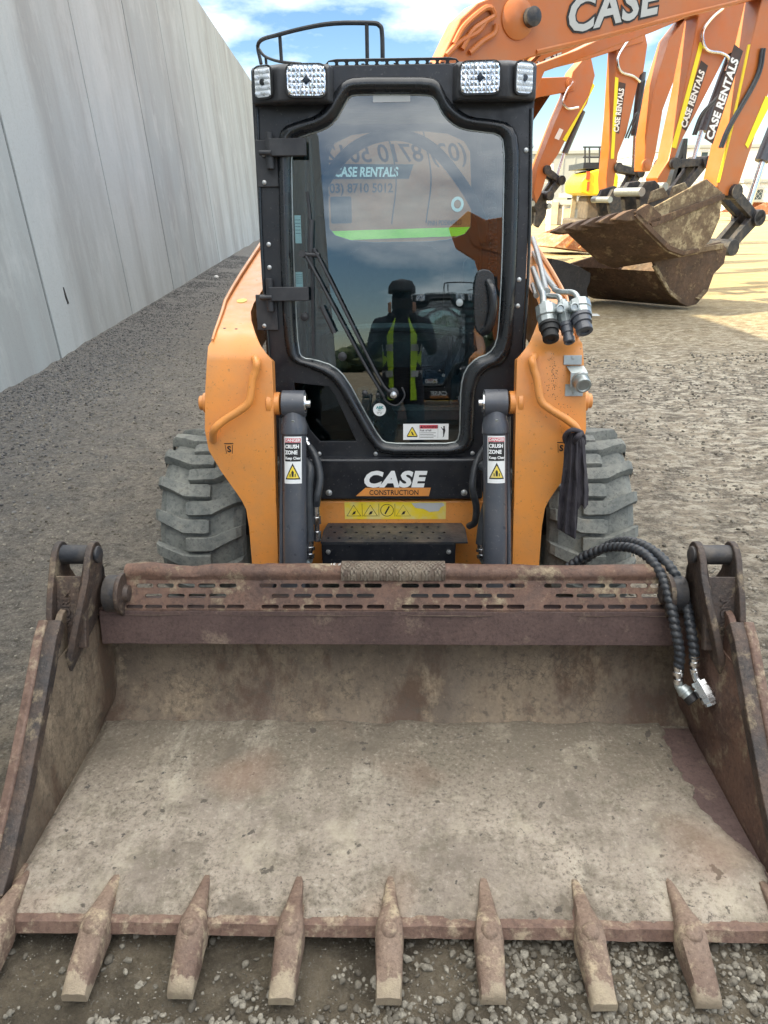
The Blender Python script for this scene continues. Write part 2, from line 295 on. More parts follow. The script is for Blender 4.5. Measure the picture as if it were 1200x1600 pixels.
def glass(name, tint, ior=1.5, rough=0.0, boost=1.0):
    mt, nt, b = newmat(name); nt.nodes.remove(b); o = nt.nodes['Material Output']
    tr = N(nt, 'ShaderNodeBsdfTransparent'); tr.inputs[0].default_value = (*tint, 1)
    gl = N(nt, 'ShaderNodeBsdfGlossy'); gl.inputs['Roughness'].default_value = rough; gl.inputs['Color'].default_value = (0.92, 0.97, 1, 1)
    fr = N(nt, 'ShaderNodeFresnel'); fr.inputs['IOR'].default_value = ior
    mm = N(nt, 'ShaderNodeMath', operation='MULTIPLY'); mm.inputs[1].default_value = boost; mm.use_clamp = True
    mx = N(nt, 'ShaderNodeMixShader'); ge = N(nt, 'ShaderNodeNewGeometry'); inv = N(nt, 'ShaderNodeMath', operation='SUBTRACT'); inv.inputs[0].default_value = 1.0; nt.links.new(ge.outputs['Backfacing'], inv.inputs[1])
    m3 = N(nt, 'ShaderNodeMath', operation='MULTIPLY'); nt.links.new(inv.outputs[0], m3.inputs[1])
    nt.links.new(fr.outputs[0], mm.inputs[0]); nt.links.new(mm.outputs[0], m3.inputs[0]); nt.links.new(m3.outputs[0], mx.inputs[0]); nt.links.new(tr.outputs[0], mx.inputs[1]); nt.links.new(gl.outputs[0], mx.inputs[2]); nt.links.new(mx.outputs[0], o.inputs[0])
glass('cab_glass', (0.70, 0.84, 0.86), 1.5, 0.0, 3.2)
glass('rear_glass', (0.78, 0.85, 0.84), 1.45)
glass('side_glass', (0.30, 0.42, 0.42), 1.45)

def lens():
    mt, nt, b = newmat('lamp_reflector')
    b.inputs['Metallic'].default_value = 1.0; b.inputs['Roughness'].default_value = 0.08; b.inputs['Base Color'].default_value = (0.86, 0.87, 0.88, 1)
    bump(nt, b, tex(nt, 70, 2, 0.5, (1, 1, 0.3)), 1.0, 0.012)
lens()
paint('corner_reflector', (0.80, 0.82, 0.82), 0.28, metal=0.55, dirt=0.2, dirtc=(0.5, 0.5, 0.48), scale=30)
glass('lamp_lens', (0.96, 0.97, 0.98), 1.45)
def diamond():
    mt, nt, b = newmat('tread_plate')
    t = N(nt, 'ShaderNodeTexCoord')
    hs = []
    for ang, off in ((45, 0), (-45, 0.5)):
        m0 = N(nt, 'ShaderNodeMapping'); m0.inputs['Rotation'].default_value = (0, 0, R(ang)); nt.links.new(t.outputs['Object'], m0.inputs[0])
        mp = N(nt, 'ShaderNodeMapping'); mp.inputs['Scale'].default_value = (100, 36, 1); mp.inputs['Location'].default_value = (off, off, 0)
        nt.links.new(m0.outputs[0], mp.inputs[0])
        v = N(nt, 'ShaderNodeTexVoronoi'); v.inputs['Randomness'].default_value = 0; v.inputs['Scale'].default_value = 1; v.voronoi_dimensions = '2D'
        nt.links.new(mp.outputs[0], v.inputs['Vector']); hs.append(ramp(nt, v.outputs['Distance'], [(0.25, 1.0), (0.42, 0.0)]))
    h = mix(nt, 1.0, hs[0], hs[1], 'ADD')
    c = mix(nt, ramp(nt, tex(nt, 14, 8, 0.7), [(0.38, 0.0), (0.6, 1.0)]), (0.085, 0.058, 0.044), (0.20, 0.160, 0.12))
    c = mix(nt, mix(nt, 0.35, 0.0, h), c, (0.27, 0.23, 0.18))
    nt.links.new(c, b.inputs['Base Color']); b.inputs['Roughness'].default_value = 0.7
    bump(nt, b, h, 0.9, 0.004)
diamond()

# ------------------------------------------------------------------ mesh builder
class MB:
    def __init__(s): s.bm = bmesh.new(); s.mats = []; s.cur = 0
    def mat(s, name):
        if name not in s.mats: s.mats.append(name)
        s.cur = s.mats.index(name); return s
    def _f(s, vs, smooth=False):
        try:
            f = s.bm.faces.new(vs); f.material_index = s.cur; f.smooth = smooth; return f
        except ValueError: return None
    def v(s, p): return s.bm.verts.new(p)
    def box(s, a, b, rot=None, piv=None):
        x0, y0, z0 = a; x1, y1, z1 = b
        P = [Vector(p) for p in ((x0,y0,z0),(x1,y0,z0),(x1,y1,z0),(x0,y1,z0),(x0,y0,z1),(x1,y0,z1),(x1,y1,z1),(x0,y1,z1))]
        if rot is not None:
            piv = Vector(piv) if piv is not None else (Vector(a)+Vector(b))/2
            P = [rot @ (p-piv) + piv for p in P]
        V = [s.v(p) for p in P]
        for f in ((0,3,2,1),(4,5,6,7),(0,1,5,4),(1,2,6,5),(2,3,7,6),(3,0,4,7)): s._f([V[i] for i in f])
        return s
    def loft(s, rings, closed=True, caps=True, smooth=False):
        VR = [[s.v(p) for p in r] for r in rings]; n = len(VR[0])
        for a, b in zip(VR, VR[1:]):
            for i in range(n if closed else n-1):
                j = (i+1) % n; s._f([a[i], a[j], b[j], b[i]], smooth)
        if caps and closed:
            s._f(list(reversed(VR[0])), False); s._f(VR[-1], False)
        return s
    def cyl(s, p0, p1, r0, r1=None, seg=20, caps=True):
        p0 = Vector(p0); p1 = Vector(p1); r1 = r0 if r1 is None else r1
        q = (p1-p0).to_track_quat('Z', 'Y'); rr = []
        for p, r in ((p0, r0), (p1, r1)):
            rr.append([p + q @ Vector((r*math.cos(2*math.pi*i/seg), r*math.sin(2*math.pi*i/seg), 0)) for i in range(seg)])
        return s.loft(rr, caps=caps, smooth=True)
    def lathe(s, p0, p1, prof, seg=24):
        """prof: (t along the axis in metres, radius)"""
        p0 = Vector(p0); d = (Vector(p1)-p0).normalized(); q = d.to_track_quat('Z', 'Y')
        rr = [[p0 + d*t + q @ Vector((r*math.cos(2*math.pi*i/seg), r*math.sin(2*math.pi*i/seg), 0)) for i in range(seg)] for t, r in prof]
        return s.loft(rr, smooth=True)
    def tube(s, pts, r, seg=10, sub=6, smooth_path=True, spiral=0.0, pitch=0.02, caps=True, flat=1.0):
        pts = [Vector(p) for p in pts]
        if smooth_path and len(pts) > 2: pts = catmull(pts, sub)
        if spiral:
            L = sum((b-a).length for a, b in zip(pts, pts[1:])); pts = resample(pts, max(8, int(L/(pitch/6))))
        rings = []; prev = None; dist = 0
        for i, p in enumerate(pts):
            d = (pts[min(i+1, len(pts)-1)] - pts[max(i-1, 0)]).normalized()
            if prev is None:
                prev = d.orthogonal().normalized()
            prev = (prev - d*prev.dot(d)).normalized(); bn = d.cross(prev)
            if i: dist += (p-pts[i-1]).length
            rad = r(i/(len(pts)-1)) if callable(r) else r
            ring = []
            for k in range(seg):
                a = 2*math.pi*k/seg; rr = rad
                if spiral: rr = rad*(1 + spiral*(abs(math.sin(math.pi*dist/pitch + a/2))*2-1.4))
                ring.append(p + prev*math.cos(a)*rr + bn*math.sin(a)*rr*flat)
            rings.append(ring)
        return s.loft(rings, smooth=True, caps=caps)
    def prism(s, fr, pts, d0, d1, holes=(), smooth=False):
        """polygon (with holes) in the frame, between lifts d0 (back) and d1 (front)"""
        loops = [list(pts)] + [list(h) for h in holes]
        flat = [p for l in loops for p in l]
        tris = tessellate_polygon([[Vector((p[0], p[1], 0)) for p in l] for l in loops])
        A = [s.v(fr.P(p[0], p[1], d1)) for p in flat]; B = [s.v(fr.P(p[0], p[1], d0)) for p in flat]
        simple = len(loops) == 1
        area = sum(p[0]*q[1]-q[0]*p[1] for p, q in zip(pts, list(pts[1:])+[pts[0]]))
        if simple:
            o = A if area > 0 else list(reversed(A)); s._f(o)
            o = list(reversed(B)) if area > 0 else B; s._f(o)
        else:
            for t in tris:
                a, b, c = (flat[i] for i in t)
                ccw = (b[0]-a[0])*(c[1]-a[1]) - (b[1]-a[1])*(c[0]-a[0]) > 0
                s._f([A[i] for i in (t if ccw else t[::-1])]); s._f([B[i] for i in (t[::-1] if ccw else t)])
        k = 0
        for li, l in enumerate(loops):
            n = len(l); ar = sum(p[0]*q[1]-q[0]*p[1] for p, q in zip(l, l[1:]+[l[0]])); flip = (ar > 0) == (li > 0)
            for i in range(n):
                j = (i+1) % n; q = [B[k+i], B[k+j], A[k+j], A[k+i]]
                s._f(q[::-1] if flip else q, smooth)
            k += n
        return s
    def text(s, fr, body, u, v, size, lift=0.0, thick=0.0008, bold=0.0, shear=0.0, align='LEFT', ang=0.0, mirror=False, sx=1.0, space=1.0):
        cu = bpy.data.curves.new('t', 'FONT'); cu.body = body; cu.size = size; cu.offset = bold; cu.shear = shear; cu.align_x = align
        cu.extrude = thick/2; cu.space_character = space; cu.resolution_u = 3
        o = bpy.data.objects.new('t', cu); me = bpy.data.meshes.new_from_object(o)
        ca, sa = math.cos(ang), math.sin(ang); vm = {}
        for vt in me.vertices:
            x, y = vt.co.x*sx, vt.co.y
            if mirror: x = -x
            x, y = x*ca - y*sa, x*sa + y*ca
            vm[vt.index] = s.v(fr.P(u+x, v+y, lift+vt.co.z+thick/2))
        for p in me.polygons: s._f([vm[i] for i in (reversed(p.vertices) if mirror else p.vertices)])
        bpy.data.objects.remove(o); bpy.data.curves.remove(cu); bpy.data.meshes.remove(me); return s
    def rect(s, fr, u0, v0, u1, v1, d0, d1): return s.prism(fr, [(u0, v0), (u1, v0), (u1, v1), (u0, v1)], d0, d1)
    def each(s, name, mat, parent=None, **k):
        """every separate piece of the mesh becomes an object of its own"""
        s.bm.verts.index_update(); seen = set(); comps = []
        for v in s.bm.verts:
            if v in seen: continue
            st = [v]; seen.add(v); comp = []
            while st:
                a = st.pop(); comp.append(a)
                for e in a.link_edges:
                    b = e.other_vert(a)
                    if b not in seen: seen.add(b); st.append(b)
            comps.append(comp)
        out = []
        for comp in comps:
            n = MB(); n.mats = list(s.mats); mp = {v: n.bm.verts.new(v.co) for v in comp}; fs = {f for v in comp for f in v.link_faces}
            for f in sorted(fs, key=lambda f: f.index):
                g = n.bm.faces.new([mp[v] for v in f.verts]); g.material_index = f.material_index; g.smooth = f.smooth
            out.append(n.build(name, mat, parent, **k))
        s.bm.free(); return out
    def build(s, name, mat, parent=None, base=None, bevel=0.0, seg=2, label=None, sharp=40, flatshade=False):
        if base is None:
            base = Vector(parent['_base']) if parent is not None and '_base' in parent else Vector((0, 0, 0))
        base = Vector(base)
        mats = s.mats if s.mats else [mat]
        me = bpy.data.meshes.new(name)
        bmesh.ops.recalc_face_normals(s.bm, faces=s.bm.faces) if not flatshade else None
        bmesh.ops.translate(s.bm, verts=s.bm.verts, vec=-base)
        s.bm.to_mesh(me); s.bm.free()
        for q in mats: me.materials.append(MATS[q])
        o = bpy.data.objects.new(name, me); col.objects.link(o)
        if bevel:
            b = o.modifiers.new('bevel', 'BEVEL'); b.width = bevel; b.segments = seg; b.limit_method = 'ANGLE'; b.angle_limit = R(35); b.harden_normals = True
            for p in me.polygons: p.use_smooth = True
            me.set_sharp_from_angle(angle=R(60))
        else: me.set_sharp_from_angle(angle=R(sharp))
        if parent is not None: o.parent = parent; o['_base'] = tuple(base)
        else: o.location = base; o['_base'] = tuple(base)
        if label: o['label'] = label
        return o

def catmull(pts, sub):
    out = []; P = [pts[0]*2-pts[1]] + pts + [pts[-1]*2-pts[-2]]
    for i in range(1, len(P)-2):
        a, b, c, d = P[i-1:i+3]
        for k in range(sub):
            t = k/sub
            out.append(0.5*((2*b) + (c-a)*t + (2*a-5*b+4*c-d)*t*t + (3*b-a-3*c+d)*t**3))
    out.append(P[-2]); return out
def resample(pts, n):
    L = [0]
    for a, b in zip(pts, pts[1:]): L.append(L[-1]+(b-a).length)
    out = []; j = 0
    for i in range(n+1):
        t = L[-1]*i/n
        while j < len(pts)-2 and L[j+1] < t: j += 1
        f = (t-L[j])/max(1e-9, L[j+1]-L[j]); out.append(pts[j].lerp(pts[j+1], min(1, f)))
    return out
def chaikin(loop, it=2, q=0.25):
    for _ in range(it):
        n = len(loop); o = []
        for i in range(n):
            a = loop[i]; b = loop[(i+1) % n]
            o.append(tuple(x*(1-q)+y*q for x, y in zip(a, b))); o.append(tuple(x*q+y*(1-q) for x, y in zip(a, b)))
        loop = o
    return loop
def rrect(u0, v0, u1, v1, r, seg=5):
    o = []
    for cx, cy, a0 in ((u1-r, v1-r, 0), (u0+r, v1-r, 90), (u0+r, v0+r, 180), (u1-r, v0+r, 270)):
        for k in range(seg+1):
            a = R(a0+90*k/seg); o.append((cx+r*math.cos(a), cy+r*math.sin(a)))
    return o
def circ(cu, cv, r, n=24): return [(cu+r*math.cos(2*math.pi*i/n), cv+r*math.sin(2*math.pi*i/n)) for i in range(n)]
def tri(cu, cv, w, h): return [(cu-w/2, cv), (cu+w/2, cv), (cu, cv+h)]
def thing(name, label, cat, base=(0, 0, 0), group=None):
    o = bpy.data.objects.new(name, None); col.objects.link(o); o.location = base; o['_base'] = tuple(base)
    o['label'] = label; o['category'] = cat; o.empty_display_size = 0.2
    if group: o['group'] = group
    return o
def tag(o, label, cat, group=None, kind=None):
    o['label'] = label; o['category'] = cat
    if group: o['group'] = group
    if kind: o['kind'] = kind
    return o
def struct(o): o['kind'] = 'structure'; return o
def kids(o): return [c for c in bpy.data.objects if c.parent == o]
def copy_tree(o, parent=None):
    c = o.copy(); col.objects.link(c)
    if parent is not None: c.parent = parent
    for ch in kids(o): copy_tree(ch, c)
    return c
def fbm(p, o=4):
    return noise.fractal(Vector(p), 1.0, 2.1, o)

# ================================================================== SETTING
def axis_steps(lo, hi, fine_lo, fine_hi, step, grow=1.18):
    a = []; x = fine_lo
    while x < fine_hi: a.append(x); x += step
    a.append(fine_hi); s = step; x = fine_hi
    while x < hi: s *= grow; x += s; a.append(min(x, hi))
    s = step; x = fine_lo; b = []
    while x > lo: s *= grow; x -= s; b.append(max(x, lo))
    return b[::-1] + a
def ground_h(x, y):
    d = max(0, abs(x)-4.5, y-9)
    k = 1.0/(1+d*0.12)
    h = 0.030*fbm((x*0.7, y*0.7, 0), 3) + 0.014*fbm((x*3.5, y*3.5, 4), 4) + 0.010*abs(fbm((x*11, y*11, 7), 3))
    h += 0.02*max(0, fbm((x*1.6+9, y*1.6, 2), 4))*(1 if x > 0.9 else 0.3)
    h = h*k - 0.028
    wd = x + 3.113 + 0.0935*y                       # stones banked against the wall
    if -0.3 < wd < 1.2 and y > -5: h += 0.07*(1-wd/1.2)**2 if wd > 0 else 0.07
    if abs(x) < 1.1 and 0.9 < y < 2.3: h = min(h, -0.012)
    return h
xs = axis_steps(-600, 600, -4.2, 5.0, 0.055); ys = axis_steps(-600, 900, 0.4, 9.0, 0.055)
verts = [(x, y, ground_h(x, y) if (abs(x) < 60 and -12 < y < 90) else -0.03) for y in ys for x in xs]
nx = len(xs); faces = [(j*nx+i, j*nx+i+1, (j+1)*nx+i+1, (j+1)*nx+i) for j in range(len(ys)-1) for i in range(nx-1)]
me = bpy.data.meshes.new('ground'); me.from_pydata(verts, [], faces); me.materials.append(MATS['ground_dirt'])
for p in me.polygons: p.use_smooth = True
ground = bpy.data.objects.new('ground', me); col.objects.link(ground); struct(ground)

def ico():
    b = bmesh.new(); bmesh.ops.create_icosphere(b, subdivisions=1, radius=1)
    v = [tuple(x.co) for x in b.verts]; f = [tuple(x.index for x in g.verts) for g in b.faces]; b.free(); return v, f
b_ = bmesh.new(); bmesh.ops.create_icosphere(b_, subdivisions=2, radius=1)
IV2 = [tuple(x.co) for x in b_.verts]; IF2 = [tuple(x.index for x in g.verts) for g in b_.faces]; b_.free()
IV, IF = ico()
def pebbles(name, mat, spots, label, cat, seed=1, fine=False):
    # stones under 3 mm stay coarse
    rnd = random.Random(seed); V = []; Fc = []; S = []
    iv, fi = (IV2, IF2) if fine else (IV, IF)
    for x, y, r in spots:
        iv, fi = (IV2, IF2) if (fine and r > 0.004) else (IV, IF)
        q = Matrix.Rotation(rnd.uniform(0, 6.28), 3, 'Z') @ Matrix.Rotation(rnd.uniform(-0.5, 0.5), 3, 'X')
        sx, sy, sz = r*rnd.uniform(0.8, 1.35), r*rnd.uniform(0.7, 1.0), r*rnd.uniform(0.45, 0.8)
        k = len(V); sh = rnd.random(); ox = rnd.uniform(0, 50); z0 = ground_h(x, y) + sz*rnd.uniform(0.1, 0.6)
        for a in iv:
            n = 1 + 0.34*noise.noise((a[0]*1.3+ox, a[1]*1.3, a[2]*1.3))
            p = q @ Vector((a[0]*sx*n, a[1]*sy*n, a[2]*sz*n)); V.append((x+p.x, y+p.y, z0+p.z)); S.append(sh)
        Fc += [tuple(i+k for i in f) for f in fi]
    me = bpy.data.meshes.new(name); me.from_pydata(V, [], Fc); me.materials.append(MATS[mat])
    at = me.attributes.new('shade', 'FLOAT', 'POINT'); at.data.foreach_set('value', S)
    me.set_sharp_from_angle(angle=R(48))
    for p in me.polygons: p.use_smooth = True
    o = bpy.data.objects.new(name, me); col.objects.link(o); return tag(o, label, cat, kind='stuff')
rnd = random.Random(3); sp = []
for _ in range(12000):                                            # loose stone in front of and under the cutting edge
    x = rnd.uniform(-1.5, 1.5); y = rnd.uniform(0.80, 1.34)
    dens = 0.5 + 0.9*fbm((x*3.0, y*3.0, 3), 3) + 0.75*(x+0.22)/0.5
    if x < -0.15: dens = 0.05 + 0.8*fbm((x*5, y*5, 3), 3) + (0.9 if y < 1.05 and x > -0.75 else 0)
    if rnd.random() < min(1.0, max(0.02, dens)): sp.append((x, y, min(0.0135, 0.0028+abs(rnd.gauss(0, 0.0038)))))
for _ in range(7000):
    x = rnd.uniform(-1.5, 1.5); y = rnd.uniform(0.80, 1.36); sp.append((x, y, rnd.uniform(0.0009, 0.0030)))
pebbles('gravel', 'pebble', sp, 'loose pale pebbles in the dirt in front of the bucket teeth', 'gravel', 2, fine=True)
sp = []
for _ in range(15000):
    y = rnd.uniform(3.5, 24)**1.0; d = abs(rnd.gauss(0, 0.55)); sp.append((-3.08-0.0935*y+d, y, rnd.uniform(0.005, 0.014)))
pebbles('gravel', 'blue_pebble', sp, 'strip of dark crushed stone along the foot of the concrete wall', 'gravel', 5)
sp = []
for _ in range(9000):
    y = rnd.uniform(1.2, 8.5); x = rnd.uniform(0.9, 5.5)
    if fbm((x*1.5, y*1.5, 3), 3) > -0.15: sp.append((x, y, rnd.uniform(0.004, 0.015)*(0.7+y*0.07)))
for _ in range(5000):
    y = rnd.uniform(1.2, 9); x = rnd.uniform(-3.4, -0.9); sp.append((x, y, rnd.uniform(0.003, 0.011)*(0.7+y*0.07)))
pebbles('gravel', 'pebble', sp, 'scattered small stones on the trodden dirt around the loader', 'gravel', 8)

# precast concrete wall, one part per panel; the panels lean slightly away from the yard
LEAN = 0.060
def lean_(p): return p - WN*LEAN*p.z
def wx(y): return -3.113 - 0.0935*y
WL = Vector((-0.0935, 1, 0)).normalized(); WN = Vector((1, 0.0935, 0)).normalized()      # along, towards the yard
base = Vector((wx(0), 0, 0))
wall = thing('concrete_wall', 'tall grey precast concrete panel wall along the left of the yard', 'wall', base)
y = 8.25 - 3.3*7; k = 0
while y < 62:
    rnd = random.Random(k*7+1); g = 0.024; off = rnd.uniform(-0.003, 0.003)
    a = Vector((wx(y), y, 0)) + WL*g; b = Vector((wx(y+3.3), y+3.3, 0)) - WL*g; top = 6.93+rnd.uniform(-0.012, 0.012)
    mb = MB(); r = []
    for p, nn in ((a, 0), (b, 0), (b, -0.18), (a, -0.18)): r.append(p + WN*(nn+off))
    mb.loft([[lean_(Vector((p.x, p.y, -0.3))) for p in r], [lean_(Vector((p.x, p.y, top))) for p in r]])
    mb.build('wall_panel', 'concrete', wall, bevel=0.012)
    mb = MB(); c = Vector((wx(y), y, 0)); r = [c+WL*g*0.95-WN*0.022, c-WL*g*0.95-WN*0.022, c-WL*g*0.95-WN*0.15, c+WL*g*0.95-WN*0.15]
    mb.loft([[lean_(Vector((p.x, p.y, -0.25))) for p in r], [lean_(Vector((p.x, p.y, 6.88))) for p in r]]); mb.build('joint_sealant', 'rubber_seal', wall)
    y += 3.3; k += 1

wf_ = Frame(Vector((wx(0), 0, 0)), WL, Vector((0, 0, 1)) - WN*LEAN)                  # face of the wall, for marks on it
sg = -1 if wf_.n.dot(WN) < 0 else 1
def wallmark(pts, mname, name, lab=None):
    mb = MB().mat(mname); q = [wf_.uv(*p) for p in pts]; A = [mb.v(wf_.P(a, b, sg*0.0048)) for a, b in q]; B = [mb.v(wf_.P(a, b, sg*-0.02)) for a, b in q]; mb._f(A)
    for k in range(len(A)): mb._f([A[k], B[k], B[(k+1) % len(A)], A[(k+1) % len(A)]])
    mb.build(name, mname, wall)
wallmark([(98.2, 449), (99.4, 449), (104.0, 464), (107.5, 474), (105.6, 475), (101.5, 464)], 'ink', 'gouge')
for px_, py_, r_, lab in ((338, 433, 0.055, 'round white stone on the dark gravel beside the wall'), (281, 692, 0.016, 'small pale stone on the dirt left of the front tyre')):
    c_ = onZ(px_, py_, 0.03); mb = MB().mat('white_panel'); vs = [mb.v(c_+Vector((a[0]*r_*(1+0.2*noise.noise(Vector(a)*2)), a[1]*r_, a[2]*r_*0.8))) for a in IV2]
    for f in IF2: mb._f([vs[i] for i in f], True)
    tag(mb.build('stone', 'white_panel', None, base=c_), lab, 'stone')

# ================================================================== SKID STEER LOADER
LB = Vector((0, 3.3, 0))
loader = thing('skid_steer_loader', 'orange skid steer loader with black glazed cab and wide toothed bucket lowered on the dirt', 'loader', LB)
TILT = R(6)
CF = Frame((0, 2.68, 0.90), (1, 0, 0), (0, math.sin(TILT), math.cos(TILT)))          # leaning front plane of the cab
def C2(px, py, lift=0.0): return CF.uv(px, py, lift)
def sym(px): return px

# ---- door outlines traced on the cab front plane (glass edge, outer edge of the padded frame)
PAIRS = [((546,150),(538,126)), ((560,148),(556,121)), ((622,148),(622,121)), ((664,148),(674,121)), ((680,152),(688,130)), ((690,176),(701,158)), ((704,192),(722,176)),
 ((722,202),(738,184)), ((752,206),(770,187)), ((778,209),(800,194)), ((788,222),(812,222)), ((787,300),(811,300)), ((785,400),(808,400)), ((780,500),(803,505)), ((776,536),(799,548)),
 ((764,553),(785,570)), ((744,560),(762,577)), ((727,577),(748,592)), ((720,604),(742,618)), ((719,650),(741,660)), ((718,684),(740,694)), ((709,693),(722,710)),
 ((660,693),(660,710)), ((606,693),(600,710)), ((594,686),(581,697)), ((568,640),(554,650)), ((542,592),(527,602)), ((522,572),(509,586)), ((492,562),(480,574)), ((473,560),(457,566)), ((466,548),(446,548)),
 ((462,480),(441,480)), ((458,380),(438,380)), ((456,300),(436,300)), ((455,240),(434,226)), ((459,219),(440,200)), ((478,211),(466,190)), ((506,203),(494,182)), ((524,190),(510,166)), ((538,164),(524,142))]
inn = chaikin([C2(*a) for a, b in PAIRS], 1); outr = chaikin([C2(*b) for a, b in PAIRS], 1)

# cab front fascia with the door opening and the small quarter window
uL, uR = -0.470, 0.478; vB = C2(620, 713)[1]; vT = C2(620, 101)[1]
fas = [(uL+0.004, vB), (uR-0.004, vB), (uR, vB+0.1), (uR, vT-0.02), (uR-0.02, vT), (uL+0.02, vT), (uL, vT-0.02), (uL, vB+0.1)]
qw = [C2(459, 598), C2(514, 604), C2(524, 618), C2(557, 690), C2(500, 690), C2(484, 672), C2(462, 622)]
hole = [tuple((a*0.55+b*0.45) for a, b in zip(p, q)) for p, q in zip(outr, inn)]
mb = MB().mat('black_panel'); mb.prism(CF, fas, -0.045, 0.0, holes=[hole, qw])
frame = mb.build('cab_frame', 'black_panel', loader, bevel=0.006)
mb = MB(); mb.prism(CF, [(a*1.0, b) for a, b in qw], -0.018, -0.012); mb.build('quarter_window', 'side_glass', loader)
# raised roof brow above the door, following the hood of the frame
brow = [C2(x, y) for x, y in ((400,104),(516,104),(524,118),(560,110),(622,108),(684,110),(722,118),(728,102),(838,100),(838,163),(726,158),(716,168),(700,146),(688,120),(622,113),(552,114),(534,124),(516,168),(506,163),(398,166))]
# cab shell: side walls with window openings, roof, rear wall with window, floor
def side_panel(sgn):
    X = sgn*0.462; f = Frame((X, 0, 0), (0, -sgn*1, 0), (0, 0, 1)) if sgn < 0 else Frame((X, 0, 0), (0, 1, 0), (0, 0, 1))
    S = -1 if sgn < 0 else 1
    # outline in (Y, Z)
    ol = [(2.745, 0.83), (2.80, 1.5), (2.865, 2.06), (4.02, 2.06), (4.05, 1.0), (3.9, 0.83)]
    ho = [(2.90, 1.20), (2.96, 1.88), (3.86, 1.88), (3.88, 1.20)]
    if f.u.y < 0: ol = [(-a, b) for a, b in ol]; ho = [(-a, b) for a, b in ho]
    mb = MB().mat('black_panel'); mb.prism(f, ol, -0.025, 0.0, holes=[chaikin(ho, 2)]); mb.build('cab_side', 'black_panel', loader, bevel=0.004)
    mb = MB().mat('side_glass'); h2 = chaikin(ho, 2); mb.prism(f, h2, -0.016, -0.010)
    g = mb.build('side_window', 'side_glass', loader)
    mb = MB().mat('black_plastic')
    ys_ = sorted(a for a, b in ho)
    yy = 2.93
    while yy < 3.86:                                                # steel mesh bars inside the side windows
        mb.cyl((X-sgn*0.03, yy, 1.2), (X-sgn*0.03, yy+0.02, 1.88), 0.003, seg=5); yy += 0.045
    mb.build('side_guard', 'black_plastic', loader)
side_panel(-1); side_panel(1)
mb = MB().mat('black_panel'); mb.box((-0.47, 2.86, 2.055), (0.475, 4.03, 2.10)); mb.build('roof', 'black_panel', loader, bevel=0.015)
RF = Frame((0, 4.0, 0), (1, 0, 0), (0, 0, 1))
ro = [(-0.46, 0.6), (0.465, 0.6), (0.465, 2.05), (-0.46, 2.05)]
rh = chaikin([(-0.345, 1.48), (0.385, 1.48), (0.385, 1.70), (0.365, 1.99), (-0.325, 1.99), (-0.345, 1.70)], 2, 0.2)
mb = MB().mat('interior_grey'); mb.prism(RF, ro, -0.03, 0.0, holes=[rh]); mb.build('rear_wall', 'interior_grey', loader)
mb = MB(); mb.prism(RF, rh, -0.02, -0.014); rwin = mb.build('rear_window', 'rear_glass', loader)
mb = MB().mat('ink'); tf = Frame((0, 3.965, 0), (1, 0, 0), (0, 0, 1))
mb.text(tf, '(03) 8710 5012', 0.36, 1.855, 0.112, thick=0.0006, mirror=True, bold=0.0016, shear=0.25); mb.build('phone_lettering', 'ink', rwin)
mb = MB().mat('black_plastic'); mb.box((-0.44, 2.78, 0.80), (0.44, 3.99, 0.84)); mb.build('cab_floor', 'black_plastic', loader)
# headliner and hoop inside
mb = MB().mat('interior_grey'); mb.box((-0.44, 2.95, 2.02), (0.44, 3.98, 2.05)); mb.build('headliner', 'interior_grey', loader)
mb = MB(); hp = [(-0.36, 3.62, 1.62), (-0.33, 3.60, 1.74), (-0.22, 3.58, 1.87), (-0.09, 3.57, 1.935), (0.05, 3.57, 1.94), (0.18, 3.58, 1.88), (0.31, 3.60, 1.74), (0.40, 3.64, 1.60), (0.43, 3.7, 1.50)]
mb.tube(hp, 0.030, seg=12, flat=0.6); mb.build('roll_hoop', 'interior_grey', loader)
# seat
mb = MB().mat('seat_fabric')
def pad(c, sx, sy, sz, rot=0):
    rings = []
    for t, k in ((-1, 0.75), (-0.85, 0.95), (-0.4, 1.0), (0.4, 1.0), (0.85, 0.95), (1, 0.75)):
        r = [Vector((c[0]+u*sx*k, c[1]+v*sy*k, c[2]+t*sz)) for u, v in chaikin([(-1, -1), (1, -1), (1, 1), (-1, 1)], 2)]
        if rot: r = [Matrix.Rotation(rot, 3, 'X') @ (p-Vector(c)) + Vector(c) for p in r]
        rings.append(r)
    mb.loft(rings, smooth=True)
pad((0.0, 3.42, 1.06), 0.25, 0.24, 0.065); pad((0.0, 3.66, 1.28), 0.23, 0.06, 0.20, R(-10)); 
pad((-0.30, 3.40, 1.24), 0.045, 0.22, 0.04); pad((0.30, 3.40, 1.24), 0.045, 0.22, 0.04)
mb.build('seat', 'seat_fabric', loader)
mb = MB().mat('black_plastic')
for sx in (-0.30, 0.31):                                            # joystick bellows and grips
    mb.lathe((sx, 3.16, 1.18), (sx, 3.14, 1.5), [(0, 0.05), (0.02, 0.045), (0.03, 0.05), (0.05, 0.036), (0.06, 0.042), (0.08, 0.026), (0.09, 0.032), (0.11, 0.014), (0.16, 0.014), (0.17, 0.026), (0.23, 0.03), (0.27, 0.024), (0.285, 0.01)], 14)
    mb.box((sx-0.07, 3.05, 0.84), (sx+0.07, 3.5, 1.18))
mb.each('control_console', 'black_plastic', loader, bevel=0.006)
mb = MB().mat('black_plastic'); mb.tube([(-0.25, 3.0, 1.02), (-0.25, 2.93, 1.20), (0.25, 2.93, 1.20), (0.25, 3.0, 1.02)], 0.018, seg=8); mb.box((-0.30, 2.86, 0.84), (0.30, 2.95, 0.90)); mb.build('lap_bar', 'black_plastic', loader)
